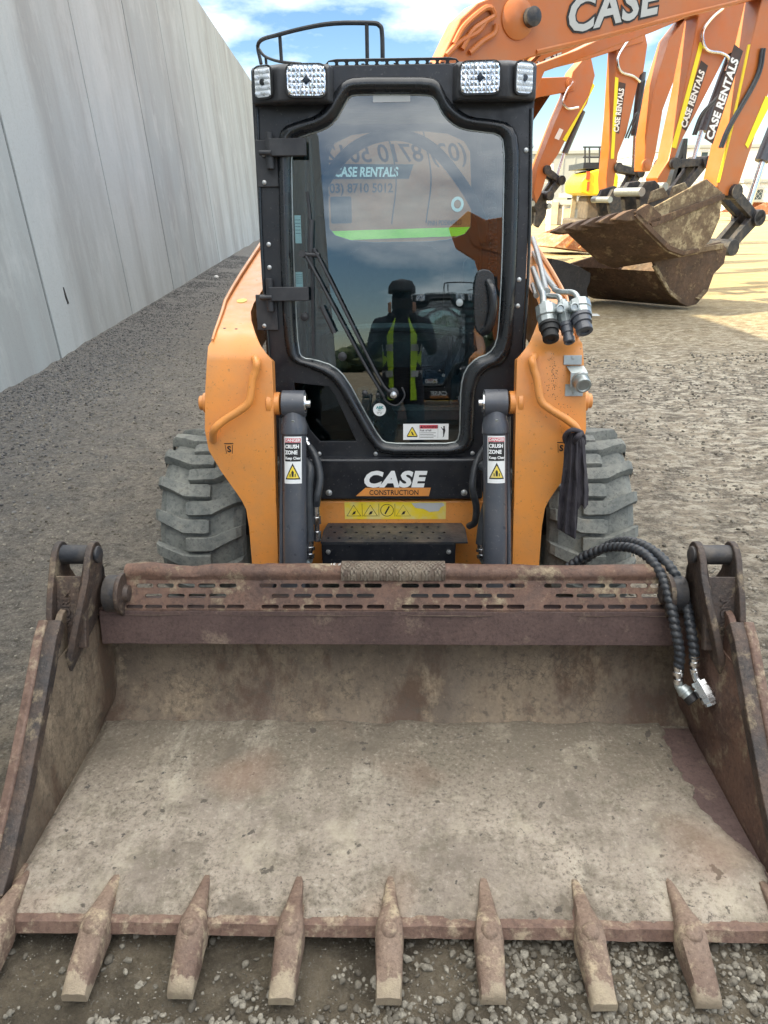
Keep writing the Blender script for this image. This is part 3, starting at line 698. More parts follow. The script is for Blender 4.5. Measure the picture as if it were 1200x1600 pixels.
mb = MB().mat('interior_grey'); mb.box((0.33, 3.02, 1.84), (0.44, 3.2, 2.0)); mb.box((-0.44, 3.0, 1.84), (-0.34, 3.2, 2.0)); mb.each('overhead_console', 'interior_grey', loader, bevel=0.008)
mb = MB().mat('black_plastic')
mb.tube([(0.40, 3.2, 1.30), (0.42, 3.25, 1.5), (0.41, 3.4, 1.75), (0.42, 3.5, 1.95)], lambda t: 0.018+0.003*math.sin(t*260), seg=10, sub=40); mb.build('bellows_cable', 'black_plastic', loader)

# ---- door
mb = MB()
rings = []
prof = [(1.0, -0.004), (0.96, 0.016), (0.80, 0.027), (0.55, 0.030), (0.30, 0.026), (0.10, 0.014), (0.0, -0.004)]
for t, d in prof: rings.append([CF.P(a[0]*t+b[0]*(1-t), a[1]*t+b[1]*(1-t), d) for a, b in zip(outr, inn)])
VR = [[mb.v(p) for p in r] for r in rings]; mb.mat('black_gloss'); n = len(inn)
for a, b in zip(VR, VR[1:]):
    for i in range(n): mb._f([a[i], a[(i+1) % n], b[(i+1) % n], b[i]], True)
door = mb.build('door', 'black_gloss', loader, sharp=70)
mb = MB(); mb.prism(CF, inn, -0.006, -0.001); dglass = mb.build('door_glass', 'cab_glass', door)
mb = MB(); mb.tube([CF.P(a, b, 0.001) for a, b in inn] + [CF.P(*inn[0], 0.001)], 0.0028, seg=6, smooth_path=False, caps=False); mb.build('seal', 'zinc', door)
# strip of film at the top of the glass
mb = MB(); a = C2(583, 160); b = C2(641, 148); mb.rect(CF, a[0], a[1], b[0], b[1], 0.0003, 0.001); mb.build('film_strip', 'silver_tape', door)
# left post bars behind the glass
mb = MB().mat('black_plastic')
for (x0, y0), (x1, y1), w_ in (((481, 212), (488, 380), 7), ((474, 212), (478, 556), 5), ((488, 380), (489, 556), 6)):
    p = CF.P(*C2(x0, y0), -0.05); q = CF.P(*C2(x1, y1), -0.05); mb.cyl(p, q, w_*0.0012, seg=8)
mb.each('inner_post', 'black_plastic', loader)
# hinges
for yy in (245, 468):
    mb = MB().mat('black_plastic'); a = C2(403, yy+48 if yy == 245 else yy+48); b = C2(433, yy-26 if yy < 300 else yy-8)
    mb.rect(CF, a[0], a[1], b[0], b[1], 0.0, 0.012)
    a = C2(424, yy); b = C2(480 if yy < 300 else 484, yy-26 if yy < 300 else yy-20); aa = C2(424, yy+0); 
    mb.rect(CF, a[0], a[1]-0.005, b[0], b[1], 0.028, 0.048)
    c = C2(424, yy-8); mb.cyl(CF.P(c[0], c[1]-0.06, 0.03), CF.P(c[0], c[1]+0.055, 0.03), 0.013, seg=14)
    c2 = C2(424, yy-8); mb.cyl(CF.P(c2[0]-0.035, c2[1]-0.01, 0.045), CF.P(c2[0]+0.01, c2[1]-0.01, 0.045), 0.009, seg=10)
    h = mb.build('hinge', 'black_plastic', door, bevel=0.003)
    mb = MB().mat('bolt_zinc')
    for bx, by in ((413, yy-3), (414, yy+41)):
        c = C2(bx, by); mb.lathe(CF.P(c[0], c[1], 0.012), CF.P(c[0], c[1], 0.1), [(0, 0.008), (0.004, 0.0075), (0.006, 0.004)], 12)
    mb.each('bolt', 'bolt_zinc', h)
# handle
mb = MB().mat('black_gloss'); hc = [(745, 420), (768, 422), (773, 440), (772, 480), (768, 512), (758, 524), (744, 520), (740, 500), (739, 450)]
fr = CF.shift(0.008); mb.prism(fr, chaikin([C2(*p) for p in hc], 2), 0.0, 0.014)
mb.tube([CF.P(*C2(762, 440), 0.020), CF.P(*C2(766, 452), 0.05), CF.P(*C2(768, 480), 0.056), CF.P(*C2(762, 510), 0.048), CF.P(*C2(752, 520), 0.02)], 0.015, seg=12)
hd = mb.build('handle', 'black_gloss', door, bevel=0.004)
mb = MB().mat('chrome'); c = C2(763, 444); mb.lathe(CF.P(*c, 0.032), CF.P(*c, 0.1), [(0, 0.0115), (0.004, 0.011), (0.005, 0.0), ], 18); c = C2(718, 473); mb.mat('zinc').lathe(CF.P(*c, 0.0), CF.P(*c, 0.1), [(0, 0.013), (0.004, 0.012), (0.005, 0)], 18)
mb.each('lock', 'chrome', door)
# wiper with parallel arms, lower pivot, blade
mb = MB().mat('black_plastic')
def WP(px, py, l): return CF.P(*C2(px, py), l)
mb.tube([WP(614, 615, 0.03), WP(590, 584, 0.04), WP(500, 404, 0.035), WP(492, 398, 0.03)], 0.0055, seg=8, sub=4)
mb.tube([WP(600, 618, 0.025), WP(566, 560, 0.036), WP(484, 408, 0.034), WP(474, 398, 0.028)], 0.0055, seg=8, sub=4)
mb.cyl(WP(474, 397, 0.022), WP(474, 397, 0.045), 0.012, seg=14); mb.cyl(WP(472, 398, 0.03), WP(500, 399, 0.03), 0.009, seg=10)
mb.cyl(WP(504, 478, 0.04), WP(524, 520, 0.042), 0.009, seg=8)
mb.tube([WP(487, 344, 0.02), WP(486, 392, 0.028), WP(487, 420, 0.02)], 0.010, seg=8); mb.tube([WP(480, 300, 0.008), WP(484, 340, 0.012), WP(488, 420, 0.012), WP(490, 556, 0.006)], 0.006, seg=6)
mb.lathe(WP(614, 615, 0.0), WP(614, 615, 0.1), [(0, 0.022), (0.02, 0.020), (0.03, 0.012), (0.04, 0.011)], 20)
mb.tube([WP(628, 604, 0.02), WP(632, 618, 0.02), WP(620, 632, 0.02), WP(604, 626, 0.02), WP(596, 612, 0.018)], 0.0035, seg=6)
wip = mb.build('wiper', 'black_plastic', door)
mb = MB(); mb.lathe(WP(615, 615, 0.036), WP(615, 615, 0.1), [(0, 0.013), (0.005, 0.012), (0.006, 0.006), (0.012, 0.006), (0.013, 0)], 14); mb.build('pivot_nut', 'chrome', wip)
mb = MB().mat('black_plastic')
for bx, by, r in ((476, 495, 0.016), (535, 557, 0.017), (570, 614, 0.011), (590, 617, 0.008)):
    mb.lathe(WP(bx, by, 0.0), WP(bx, by, 0.1), [(0, r), (0.008, r*0.9), (0.012, r*0.4), (0.013, 0)], 16)
mb.each('glass_stud', 'black_plastic', door)
mb = MB().mat('black_gloss'); mb.prism(CF, chaikin([C2(*p) for p in ((560, 604), (600, 604), (612, 640), (622, 650), (622, 690), (606, 690), (590, 672), (556, 614))], 1), -0.010, -0.008); mb.build('wiper_motor_cover', 'black_gloss', door)

# ---- decals on the door glass
def decal(name, parent): return MB()
mb = MB(); c = C2(593, 640); F1 = CF
mb.mat('white_decal').prism(F1, circ(c[0], c[1], 0.0245, 32), 0.0004, 0.0012)
mb.mat('teal_ink').text(F1, 'ABK', c[0]+0.001, c[1]+0.0035, 0.0145, 0.0012, 0.0004, bold=0.0006, align='CENTER')
mb.mat('ink').text(F1, 'Plant', c[0], c[1]-0.0055, 0.006, 0.0012, 0.0004, align='CENTER'); mb.text(F1, 'Assessor', c[0], c[1]-0.0115, 0.0058, 0.0012, 0.0004, align='CENTER'); mb.text(F1, 'No. 567', c[0], c[1]-0.0175, 0.0055, 0.0012, 0.0004, align='CENTER')
mb.mat('teal_ink').text(F1, 'IMPORTS', c[0], c[1]-0.0005, 0.0042, 0.0012, 0.0004, align='CENTER')
mb.build('round_sticker', 'white_decal', door)
mb = MB(); a = C2(630, 687); b = C2(701, 662); W = b[0]-a[0]; H = b[1]-a[1]
def Q(x, y): return (a[0]+W*x, a[1]+H*y)
mb.mat('white_decal').rect(CF, a[0], a[1], b[0], b[1], 0.0004, 0.0012)
t0 = Q(0.20, 0.17); mb.mat('ink').prism(CF, chaikin(tri(t0[0], t0[1], W*0.27, H*0.70), 1, 0.1), 0.0012, 0.0016); mb.mat('yellow_decal').prism(CF, tri(t0[0], t0[1]+H*0.07, W*0.205, H*0.52), 0.0016, 0.0020)
mb.mat('ink').prism(CF, [Q(0.17, .52), Q(0.20, .50), Q(0.24, .28), Q(0.20, .30)], 0.0020, 0.0023)
p, q = Q(0.365, 0.70), Q(0.76, 0.93); mb.mat('red_decal').rect(CF, p[0], p[1], q[0], q[1], 0.0012, 0.0016)
mb.mat('ink').text(CF, 'WARNING', *Q(0.44, 0.745), H*0.19, 0.0016, 0.0004, bold=0.0002); mb.prism(CF, tri(*Q(0.405, 0.74), H*0.17, H*0.15), 0.0016, 0.0019)
mb.text(CF, 'Risk of fall', *Q(0.37, 0.53), H*0.17, 0.0012, 0.0004, bold=0.0002)
for k in range(4): p, q = Q(0.37, 0.42-k*0.10), Q(0.72-0.05*(k % 2), 0.445-k*0.10); mb.rect(CF, p[0], p[1], q[0], q[1], 0.0012, 0.0015)
for xx in (0.355, 0.765): p, q = Q(xx, 0.08), Q(xx+0.004, 0.93); mb.rect(CF, p[0], p[1], q[0], q[1], 0.0012, 0.0015)
mb.prism(CF, circ(*Q(0.90, 0.80), H*0.06, 12), 0.0012, 0.0016)
mb.prism(CF, [Q(.875,.72), Q(.92,.74), Q(.93,.55), Q(.915,.40), Q(.90,.20), Q(.87,.14), Q(.885,.24), Q(.88,.42)], 0.0012, 0.0016); mb.prism(CF, [Q(.83,.78), Q(.845,.80), Q(.89,.60), Q(.88,.57)], 0.0012, 0.0016)
mb.build('warning_sticker', 'white_decal', door)
for x0, y0, x1, y1 in ((461, 380, 469, 336), (462, 452, 472, 425)):
    mb = MB().mat('white_decal'); a = C2(x0, y0); b = C2(x1, y1); mb.mat('white_decal').rect(CF, a[0], a[1], b[0], b[1], -0.012, -0.011); mb.mat('ink')
    for k in range(5):
        v = a[1] + (b[1]-a[1])*(0.35+0.12*k); mb.rect(CF, a[0]+0.002, v, b[0]-0.002, v+0.0015, -0.011, -0.0105)
    mb.build('instruction_sticker', 'white_decal', door)

# fascia bolts
mb = MB()
for bx, by in ((420, 382), (421, 418), (822, 235), (811, 437), (809, 478), (499, 709), (587, 709), (738, 708), (830, 229)):
    c = C2(bx, by); mb.lathe(CF.P(*c, 0), CF.P(*c, 0.1), [(0, 0.0085), (0.004, 0.008), (0.0065, 0.003)], 12)
mb.each('fascia_bolt', 'bolt_zinc', loader)
# thin frame rib on the right of the door
mb = MB().mat('black_gloss'); a, b = C2(826, 700), C2(838, 166)
mb.tube([CF.P(*C2(830, 170), 0.004), CF.P(*C2(826, 400), 0.004), CF.P(*C2(815, 600), 0.004)], 0.006, seg=8); mb.tube([CF.P(*C2(402, 170), 0.004), CF.P(*C2(410, 400), 0.004), CF.P(*C2(424, 600), 0.004)], 0.006, seg=8)
mb.each('edge_rib', 'black_gloss', loader)

# ---- light housings
def housing(sgn):
    cx = 0.0035
    zt, zb = 2.098, 1.985
    x0, x1, x2 = 0.196, 0.372, 0.474
    pl = [(x0, 2.82), (x0+0.012, 2.715), (x1, 2.700), (x2, 2.765), (x2, 2.90), (x0, 2.90)]
    mb = MB().mat('black_plastic')
    def ring(z, dy, k=1.0): return [Vector((cx+sgn*(x if i not in (0, 5) else x), yy+dy, z)) for i, (x, yy) in enumerate(pl)]
    mb.loft([ring(zb, 0.0), ring(zb+0.01, -0.004), ring(zt-0.012, 0.012), ring(zt, 0.035)])
    h = mb.build('light_housing', 'black_plastic', loader, bevel=0.008)
    # main lamp
    f = Frame((cx+sgn*(x0+0.012 + x1)/2, 2.700+0.004, (zt+zb)/2), (1, -sgn*(-0.015/0.168)*-1, 0), (0, 0.16, 1))
    def lamp(f, w_, h_, r, name):
        l = MB(); l.mat('rubber_seal').prism(f, rrect(-w_-.006, -h_-.006, w_+.006, h_+.006, r+.004), 0.0, 0.006)
        l.mat('lamp_reflector')
        rs = []
        for k, d in ((1.0, 0.0065), (0.93, 0.0062), (0.75, 0.0060)): rs.append([f.P(a*k, b*k, d+0.0) for a, b in rrect(-w_, -h_, w_, h_, r, 6)])
        l.loft(rs, caps=True, smooth=False)
        # moulded flutes of the reflector, and the bulb shield in the middle
        for i in range(-4, 5):
            for j in range(-2, 3):
                a, b = i*w_/4.7, j*h_/2.75
                if abs(a) > w_*0.88 and abs(b) > h_*0.7: continue
                s1 = w_/9.6; s2 = h_/5.6
                top = f.P(a+0.002*math.sin(j*2.2+i), b, 0.0115); q = [f.P(a-s1, b-s2, .006), f.P(a+s1, b-s2, .006), f.P(a+s1, b+s2, .006), f.P(a-s1, b+s2, .006)]
                T = l.v(top); V = [l.v(p) for p in q]
                for k in range(4): l._f([V[k], V[(k+1) % 4], T])
        l.mat('rubber_seal').lathe(f.P(0, 0, 0.006), f.P(0, 0, 1), [(0, 0.010), (0.006, 0.009), (0.0075, 0.004)], 14)
        if name == 'corner_light': l.mats = ['rubber_seal', 'corner_reflector']
        o = l.build(name, 'lamp_reflector', loader, sharp=1)
        g = MB(); g.prism(f, rrect(-w_, -h_, w_, h_, r, 6), 0.0165, 0.019); g.build('lens', 'lamp_lens', o, bevel=0.002)
        return o
    fm = Frame((cx+sgn*0.281, 2.7025, 2.045), (1, -sgn*0.085, 0), (0, 0.13, 1)); lamp(fm, 0.062, 0.044, 0.022, 'headlight')
    fc = Frame((cx+sgn*0.422, 2.733, 2.045), (1, sgn*0.637, 0), (0, 0.13, 1)).shift(0.004); lamp(fc, 0.034, 0.044, 0.016, 'corner_light')
housing(-1); housing(1)
# perforated visor on the roof edge and the bent-pipe roof rail
mb = MB().mat('black_plastic'); vf = Frame((0, 2.84, 2.098), (1, 0, 0), (0, -0.25, 1)); sl = []
for k in range(13): c = -0.205+k*0.034; sl.append(rrect(c-0.012, 0.008, c+0.012, 0.018, 0.0045, 3))
mb.prism(vf, [(-0.24, 0), (0.24, 0), (0.215, 0.022), (0.19, 0.026), (-0.19, 0.026), (-0.215, 0.022)], -0.01, 0, holes=sl); mb.build('roof_visor', 'black_plastic', loader)
mb = MB().mat('black_plastic')
for sx in (-0.27, -0.10, 0.01, 0.13, 0.17, 0.27): mb.cyl((sx, 2.86, 2.09), (sx, 2.86, 2.113), 0.006, seg=8)
mb.each('roof_bolt', 'black_plastic', loader)
mb = MB().mat('black_plastic')
def TP(px, py, Y): return onY(px, py, Y)
path = [TP(598, 96, 3.25), TP(597, 54, 3.25), TP(593, 40, 3.25), TP(576, 36, 3.26), TP(508, 38, 3.35), TP(436, 54, 3.62), TP(404, 67, 3.95), TP(408, 100, 3.95)]
mb.tube(catmull(path, 5), 0.0085, seg=8, smooth_path=False)
mb.tube([TP(573, 37, 3.26), TP(574, 96, 3.26)], 0.0075, seg=8, smooth_path=False); mb.tube([TP(437, 54, 3.62), TP(440, 98, 3.62)], 0.0075, seg=8, smooth_path=False)
mb.tube([TP(404, 76, 3.95), TP(414, 88, 3.9), TP(436, 96, 3.75), TP(470, 100, 3.6)], 0.0065, seg=8); mb.tube([TP(415, 88, 3.9), TP(416, 100, 3.9)], 0.0065, seg=8, smooth_path=False)
mb.build('roof_rail', 'black_plastic', loader)

# ---- lift arms: a bent plate whose side view (Y, Z) is this profile
PR = [(2.30, -0.2), (2.38, 0.40), (2.41, 0.93), (2.47, 1.20), (2.53, 1.262), (2.85, 1.315), (3.70, 1.485), (4.9, 1.70)]
def onprof(px, py, lift=0.0):
    d = ray(px, py); best = None
    for (y0, z0), (y1, z1) in zip(PR, PR[1:]):
        nrm = Vector((0, -(z1-z0), (y1-y0))).normalized(); o = Vector((0, y0, z0)) + nrm*lift
        den = d.dot(nrm)
        if abs(den) < 1e-9: continue
        p = CAM + d*((o-CAM).dot(nrm)/den); s = (p.y-y0)/(y1-y0) if abs(y1-y0) > abs(z1-z0) else (p.z-z0)/(z1-z0)
        if -0.02 <= s <= 1.02:
            k = (p-CAM).length
            if best is None or k < best[0]: best = (k, p, nrm)
    return best[1], best[2]
rows = [(385,405,424),(430,374,420),(455,358,409),(473,350,397),(487,346,392),(501,341,393),(520,334,399),(533,330,404),(541,325,408),(552,324,416),(564,323,425),(620,320,427),(673,320,428),(704,326,429),(736,345,430),(771,370,431),(783,378,431),(795,384,432),(823,389,433),(883,394,435),(960,398,438)]
AX0 = 0.0045
def arm(sgn):
    g = (lambda p: Vector((AX0-(p.x-AX0), p.y, p.z)) if sgn > 0 else p)
    mb = MB().mat('orange'); rings = []
    # rear extension of the arm up to the rear pivot
    rr = []
    for y, xo, xi in rows:
        a, n1 = onprof(xo, y); b, n2 = onprof(xi, y)
        if y < 500: b.x = max(b.x, -0.545); a.x = max(a.x, -0.665)
        rr.append((a, b, n1))
    a, b, n1 = rr[0]
    rr = [(Vector((a.x, 4.75, 1.67)), Vector((-0.545, 4.75, 1.67)), n1)] + rr
    for i, (a, b, nn) in enumerate(rr):
        th = 0.20 if i < 6 else (0.20 - (i-6)*0.035 if i < 10 else 0.055)
        th = max(0.055, th)
        ring = [a, b, b-nn*th, a-nn*th]; rings.append([g(p) for p in ring])
    mb.loft(rings)
    o = mb.build('lift_arm', 'orange', loader, bevel=0.006)
    # raised rim on the outside edge of the rear part
    mb = MB().mat('orange_pale'); rim = []
    for a, b, nn in rr[:9]: rim.append(g(a + nn*0.008 + Vector((0.006, 0, 0))))
    mb.tube(rim, lambda t: 0.010*(1-0.6*t), seg=6, smooth_path=False)
    mb.build('arm_rim', 'orange_pale', o)
    # handrail
    hp = [(398, 560), (401, 566), (399, 580), (394, 596), (389, 627), (375, 641), (350, 657), (335, 671), (333, 688)]
    pts = [onprof(x, y, (0.0 if i in (0,) else 0.0 if i == 8 else 0.045))[0] for i, (x, y) in enumerate(hp)]
    mb = MB().mat('orange'); mb.tube([g(p) for p in pts], 0.0135, seg=12); mb.build('handrail', 'orange', o)
    # pivot stub and boss
    p = onprof(433, 641)[0]; mb = MB().mat('orange')
    c0 = Vector((-0.47, 2.475, 1.035)); mb.lathe(g(Vector((-0.440, 2.475, 1.035))), g(Vector((-0.40, 2.475, 1.035))), [(0, 0.048), (0.018, 0.047), (0.020, 0.040), (0.045, 0.040)], 24)
    mb.cyl(g(Vector((-0.67, 2.49, 1.035))), g(Vector((-0.640, 2.49, 1.035))), 0.036, seg=24); mb.cyl(g(Vector((-0.685, 2.49, 1.035))), g(Vector((-0.66, 2.49, 1.035))), 0.026, seg=18)
    mb.each('pivot_boss', 'orange', o, bevel=0.004)
    mb = MB().mat('ink')
    for x, y in ((351, 513), (369, 514)):
        q, nn = onprof(x, y); mb.cyl(g(q-nn*0.01), g(q+nn*0.0006), 0.0055, seg=12)
    # small lashing hook mark
    q, nn = onprof(358, 701); q = g(q+nn*0.0005); ff = Frame(q, (1, 0, 0), (0, 0.05, 1))
    mb.text(ff, 'S', 0, -0.012, 0.030, 0, 0.0004, align='CENTER', bold=0.001)
    for a, b in ((( -0.013, 0.013), (-0.010, -0.018)), ((0.013, 0.013), (0.010, -0.018))):
        mb.prism(ff, [(a[0]-0.001, a[1]), (a[0]+0.001, a[1]), (b[0]+0.001, b[1]), (b[0]-0.001, b[1])], 0, 0.0005)
    mb.rect(ff, -0.016, 0.017, 0.016, 0.020, 0, 0.0005); mb.build('lashing_mark', 'ink', o)
    return o
armL = arm(-1); armR = arm(1)
mb = MB().mat('yellow_decal'); q, nn = onprof(378, 470); ff = Frame(q, (1, 0, 0), (0, 1, 0.17)); mb.prism(ff, [(math.cos(t/10*math.pi)*0.020, math.sin(t/10*math.pi)*0.026) for t in range(20)], 0, 0.0015); mb.build('cap_sticker', 'yellow_decal', armL)

# rear pivot towers and body
def chassis():
    mb = MB().mat('black_panel')
    mb.box((-0.46, 2.80, 0.30), (0.46, 4.85, 0.84)); mb.build('chassis', 'black_panel', loader, bevel=0.01)
    mb = MB().mat('orange')
    mb.loft([[Vector((x, y, z)) for x, y in ((-0.46, 4.08), (0.46, 4.08), (0.46, 5.0), (-0.46, 5.0))] for z in (0.84, 1.28)] + [[Vector((x, y, 1.36)) for x, y in ((-0.38, 4.10), (0.38, 4.10), (0.38, 4.88), (-0.38, 4.88))]])
    mb.build('engine_hood', 'orange', loader, bevel=0.02)
    for s in (-1, 1):
        mb = MB().mat('orange'); mb.loft([[Vector((s*0.50, y, z)) for y, z in ((4.2, 0.8), (4.9, 0.8), (4.95, 1.74), (4.55, 1.74))], [Vector((s*0.66, y, z)) for y, z in ((4.2, 0.8), (4.9, 0.8), (4.95, 1.74), (4.55, 1.74))]])
        mb.build('arm_tower', 'orange', loader, bevel=0.01)
        mb = MB().mat('black_panel'); mb.box((s*0.46 if s > 0 else -0.60, 2.62, 0.83), (0.60 if s > 0 else -0.46, 4.4, 0.87)); mb.build('fender', 'black_panel', loader, bevel=0.004)
chassis()
# front cross member, black name panel, warning strip, step
FP = Frame((0, 2.62, 0.72), (1, 0, 0), (0, 0.05, 1))
def FPuv(x, y): return FP.uv(x, y)
a = FPuv(494, 781); b = FPuv(764, 717); 
mb = MB().mat('black_panel'); mb.rect(FP, -0.335, a[1], 0.345, b[1], -0.10, 0.0)
npan = mb.build('front_panel', 'black_panel', loader, bevel=0.010, seg=3)
mb = MB(); mb.mat('logo_white')
p = FPuv(566, 760); q = FPuv(681, 735); H = q[1]-p[1]
mb.text(FP, 'CASE', p[0]+0.002, p[1], H*1.33, 0.0004, 0.0012, bold=0.0042, shear=0.20, sx=(q[0]-p[0])/(H*1.33)/2.93, space=1.06)
mb.build('logo_lettering', 'logo_white', npan)
pts = [FPuv(*x) for x in ((556, 775), (670, 775), (673, 762), (571, 762))]
mb = MB().mat('orange'); mb.prism(FP, pts, 0.0004, 0.0012); mb.build('name_strip', 'orange', npan)
mb = MB().mat('ink'); p = FPuv(577, 773); q = FPuv(668, 764.5); mb.text(FP, 'CONSTRUCTION', p[0], p[1], (q[1]-p[1])*1.30, 0.0014, 0.0006, sx=0.86, bold=0.0003); mb.build('name_lettering', 'ink', npan)
mb = MB()
for x, y in ((514, 770), (725, 770)):
    c = FPuv(x, y); mb.mat('bolt_zinc').lathe(FP.P(*c, 0), FP.P(*c, 0.1), [(0, 0.013), (0.004, 0.012), (0.0075, 0.006), (0.008, 0)], 16)
mb.each('panel_bolt', 'bolt_zinc', npan)
FX = Frame((0, 2.63, 0.60), (1, 0, 0), (0, 0.0, 1))
mb = MB().mat('orange'); mb.rect(FX, -0.36, -0.30, 0.36, FX.uv(620, 783)[1], -0.12, 0.0); xm = mb.build('cross_member', 'orange', loader, bevel=0.008)
mb = MB(); p = FX.uv(539, 811); q = FX.uv(697, 784)
mb.mat('yellow_decal').rect(FX, p[0], p[1], q[0], q[1], 0.0005, 0.0013)
W = q[0]-p[0]; H = q[1]-p[1]; mb.mat('ink')
def outl(pts, t, l0, l1):
    cx = sum(a for a, b in pts)/len(pts); cy = sum(b for a, b in pts)/len(pts)
    inner = [(cx+(a-cx)*(1-t), cy+(b-cy)*(1-t)) for a, b in pts]; mb.prism(FX, pts, l0, l1, holes=[inner])
for k, fx in enumerate((0.09, 0.255, 0.58)):
    c = (p[0]+W*fx, p[1]+H*0.18)
    if k < 2: outl(tri(c[0], c[1], W*0.145, H*0.66), 0.10, 0.0013, 0.0017)
    else: outl(tri(c[0], c[1], W*0.145, H*0.66), 0.05, 0.0013, 0.0017)
    mb.prism(FX, [(c[0]-W*.02, c[1]+H*.08), (c[0]+W*.012, c[1]+H*.12), (c[0]+W*.024, c[1]+H*.30), (c[0]-W*.002, c[1]+H*.26)], 0.0013, 0.0017)
c = (p[0]+W*0.42, p[1]+H*0.52); outl(circ(c[0], c[1], H*0.36, 22), 0.09, 0.0013, 0.0017)
mb.prism(FX, [(c[0]-W*.026, c[1]-H*.18), (c[0]-W*.015, c[1]-H*.24), (c[0]+W*.028, c[1]+H*.20), (c[0]+W*.018, c[1]+H*.26)], 0.0013, 0.0017)
for fx in (0.172, 0.337, 0.495): mb.rect(FX, p[0]+W*fx, p[1]+H*0.16, p[0]+W*(fx+0.004), p[1]+H*0.9, 0.0013, 0.0016)
mb.mat('silver_tape').prism(FX, [(p[0]+W*x, p[1]+H*y) for x, y in ((.66, .93), (.70, .66), (.78, .60), (.84, .42), (.93, .48), (.95, .70), (.985, .80), (.97, .95))], 0.0013, 0.0015)
mb.build('warning_strip', 'yellow_decal', xm)
# step: punched top plate and front face
zt = 0.505
TL = onZ(501, 847, zt); TR = onZ(731, 847, zt); BL = onZ(506, 815, zt); BR = onZ(727, 815, zt)
yf = TL.y; yb = 2.625
SF = Frame((0, yf, zt), (1, 0, 0), (0, 1, 0)); d = yb-yf
ho = []
for r in range(3):
    for k in range(11):
        cx = TL.x+0.025+k*0.0425+(0.02 if r % 2 else 0); cy = d*(0.2+0.29*r)
        if cx < TR.x-0.02: ho.append(circ(cx, cy, 0.0065, 10))
mb = MB().mat('dark_steel'); mb.prism(SF, [(TL.x, 0), (TR.x, 0), (TR.x, d*0.75), (TR.x-0.012, d), (TL.x+0.012, d), (TL.x, d*0.6)], -0.006, 0, holes=ho); st = mb.build('step', 'dark_steel', loader)
mb = MB().mat('zinc')
for h in ho: cx = sum(a for a, b in h)/10; cy = sum(b for a, b in h)/10; mb.lathe(SF.P(cx, cy, 0.0005), SF.P(cx, cy, 0.1), [(0, 0.0105), (0.003, 0.0085)], 10)
mb.bm.free()
mb = MB().mat('black_panel'); mb.box((TL.x+0.002, yf+0.002, 0.36), (TR.x-0.045, yf+0.10, zt-0.007)); mb.build('step_face', 'black_panel', st, bevel=0.004)
mb = MB().mat('bolt_zinc')
for px in (513, 701):
    q = onY(px, 862, yf); mb.lathe(q, q+Vector((0, -1, 0)), [(0, 0.009), (0.005, 0.009), (0.006, 0.005), (0.008, 0)], 12)
mb.each('step_bolt', 'bolt_zinc', st)

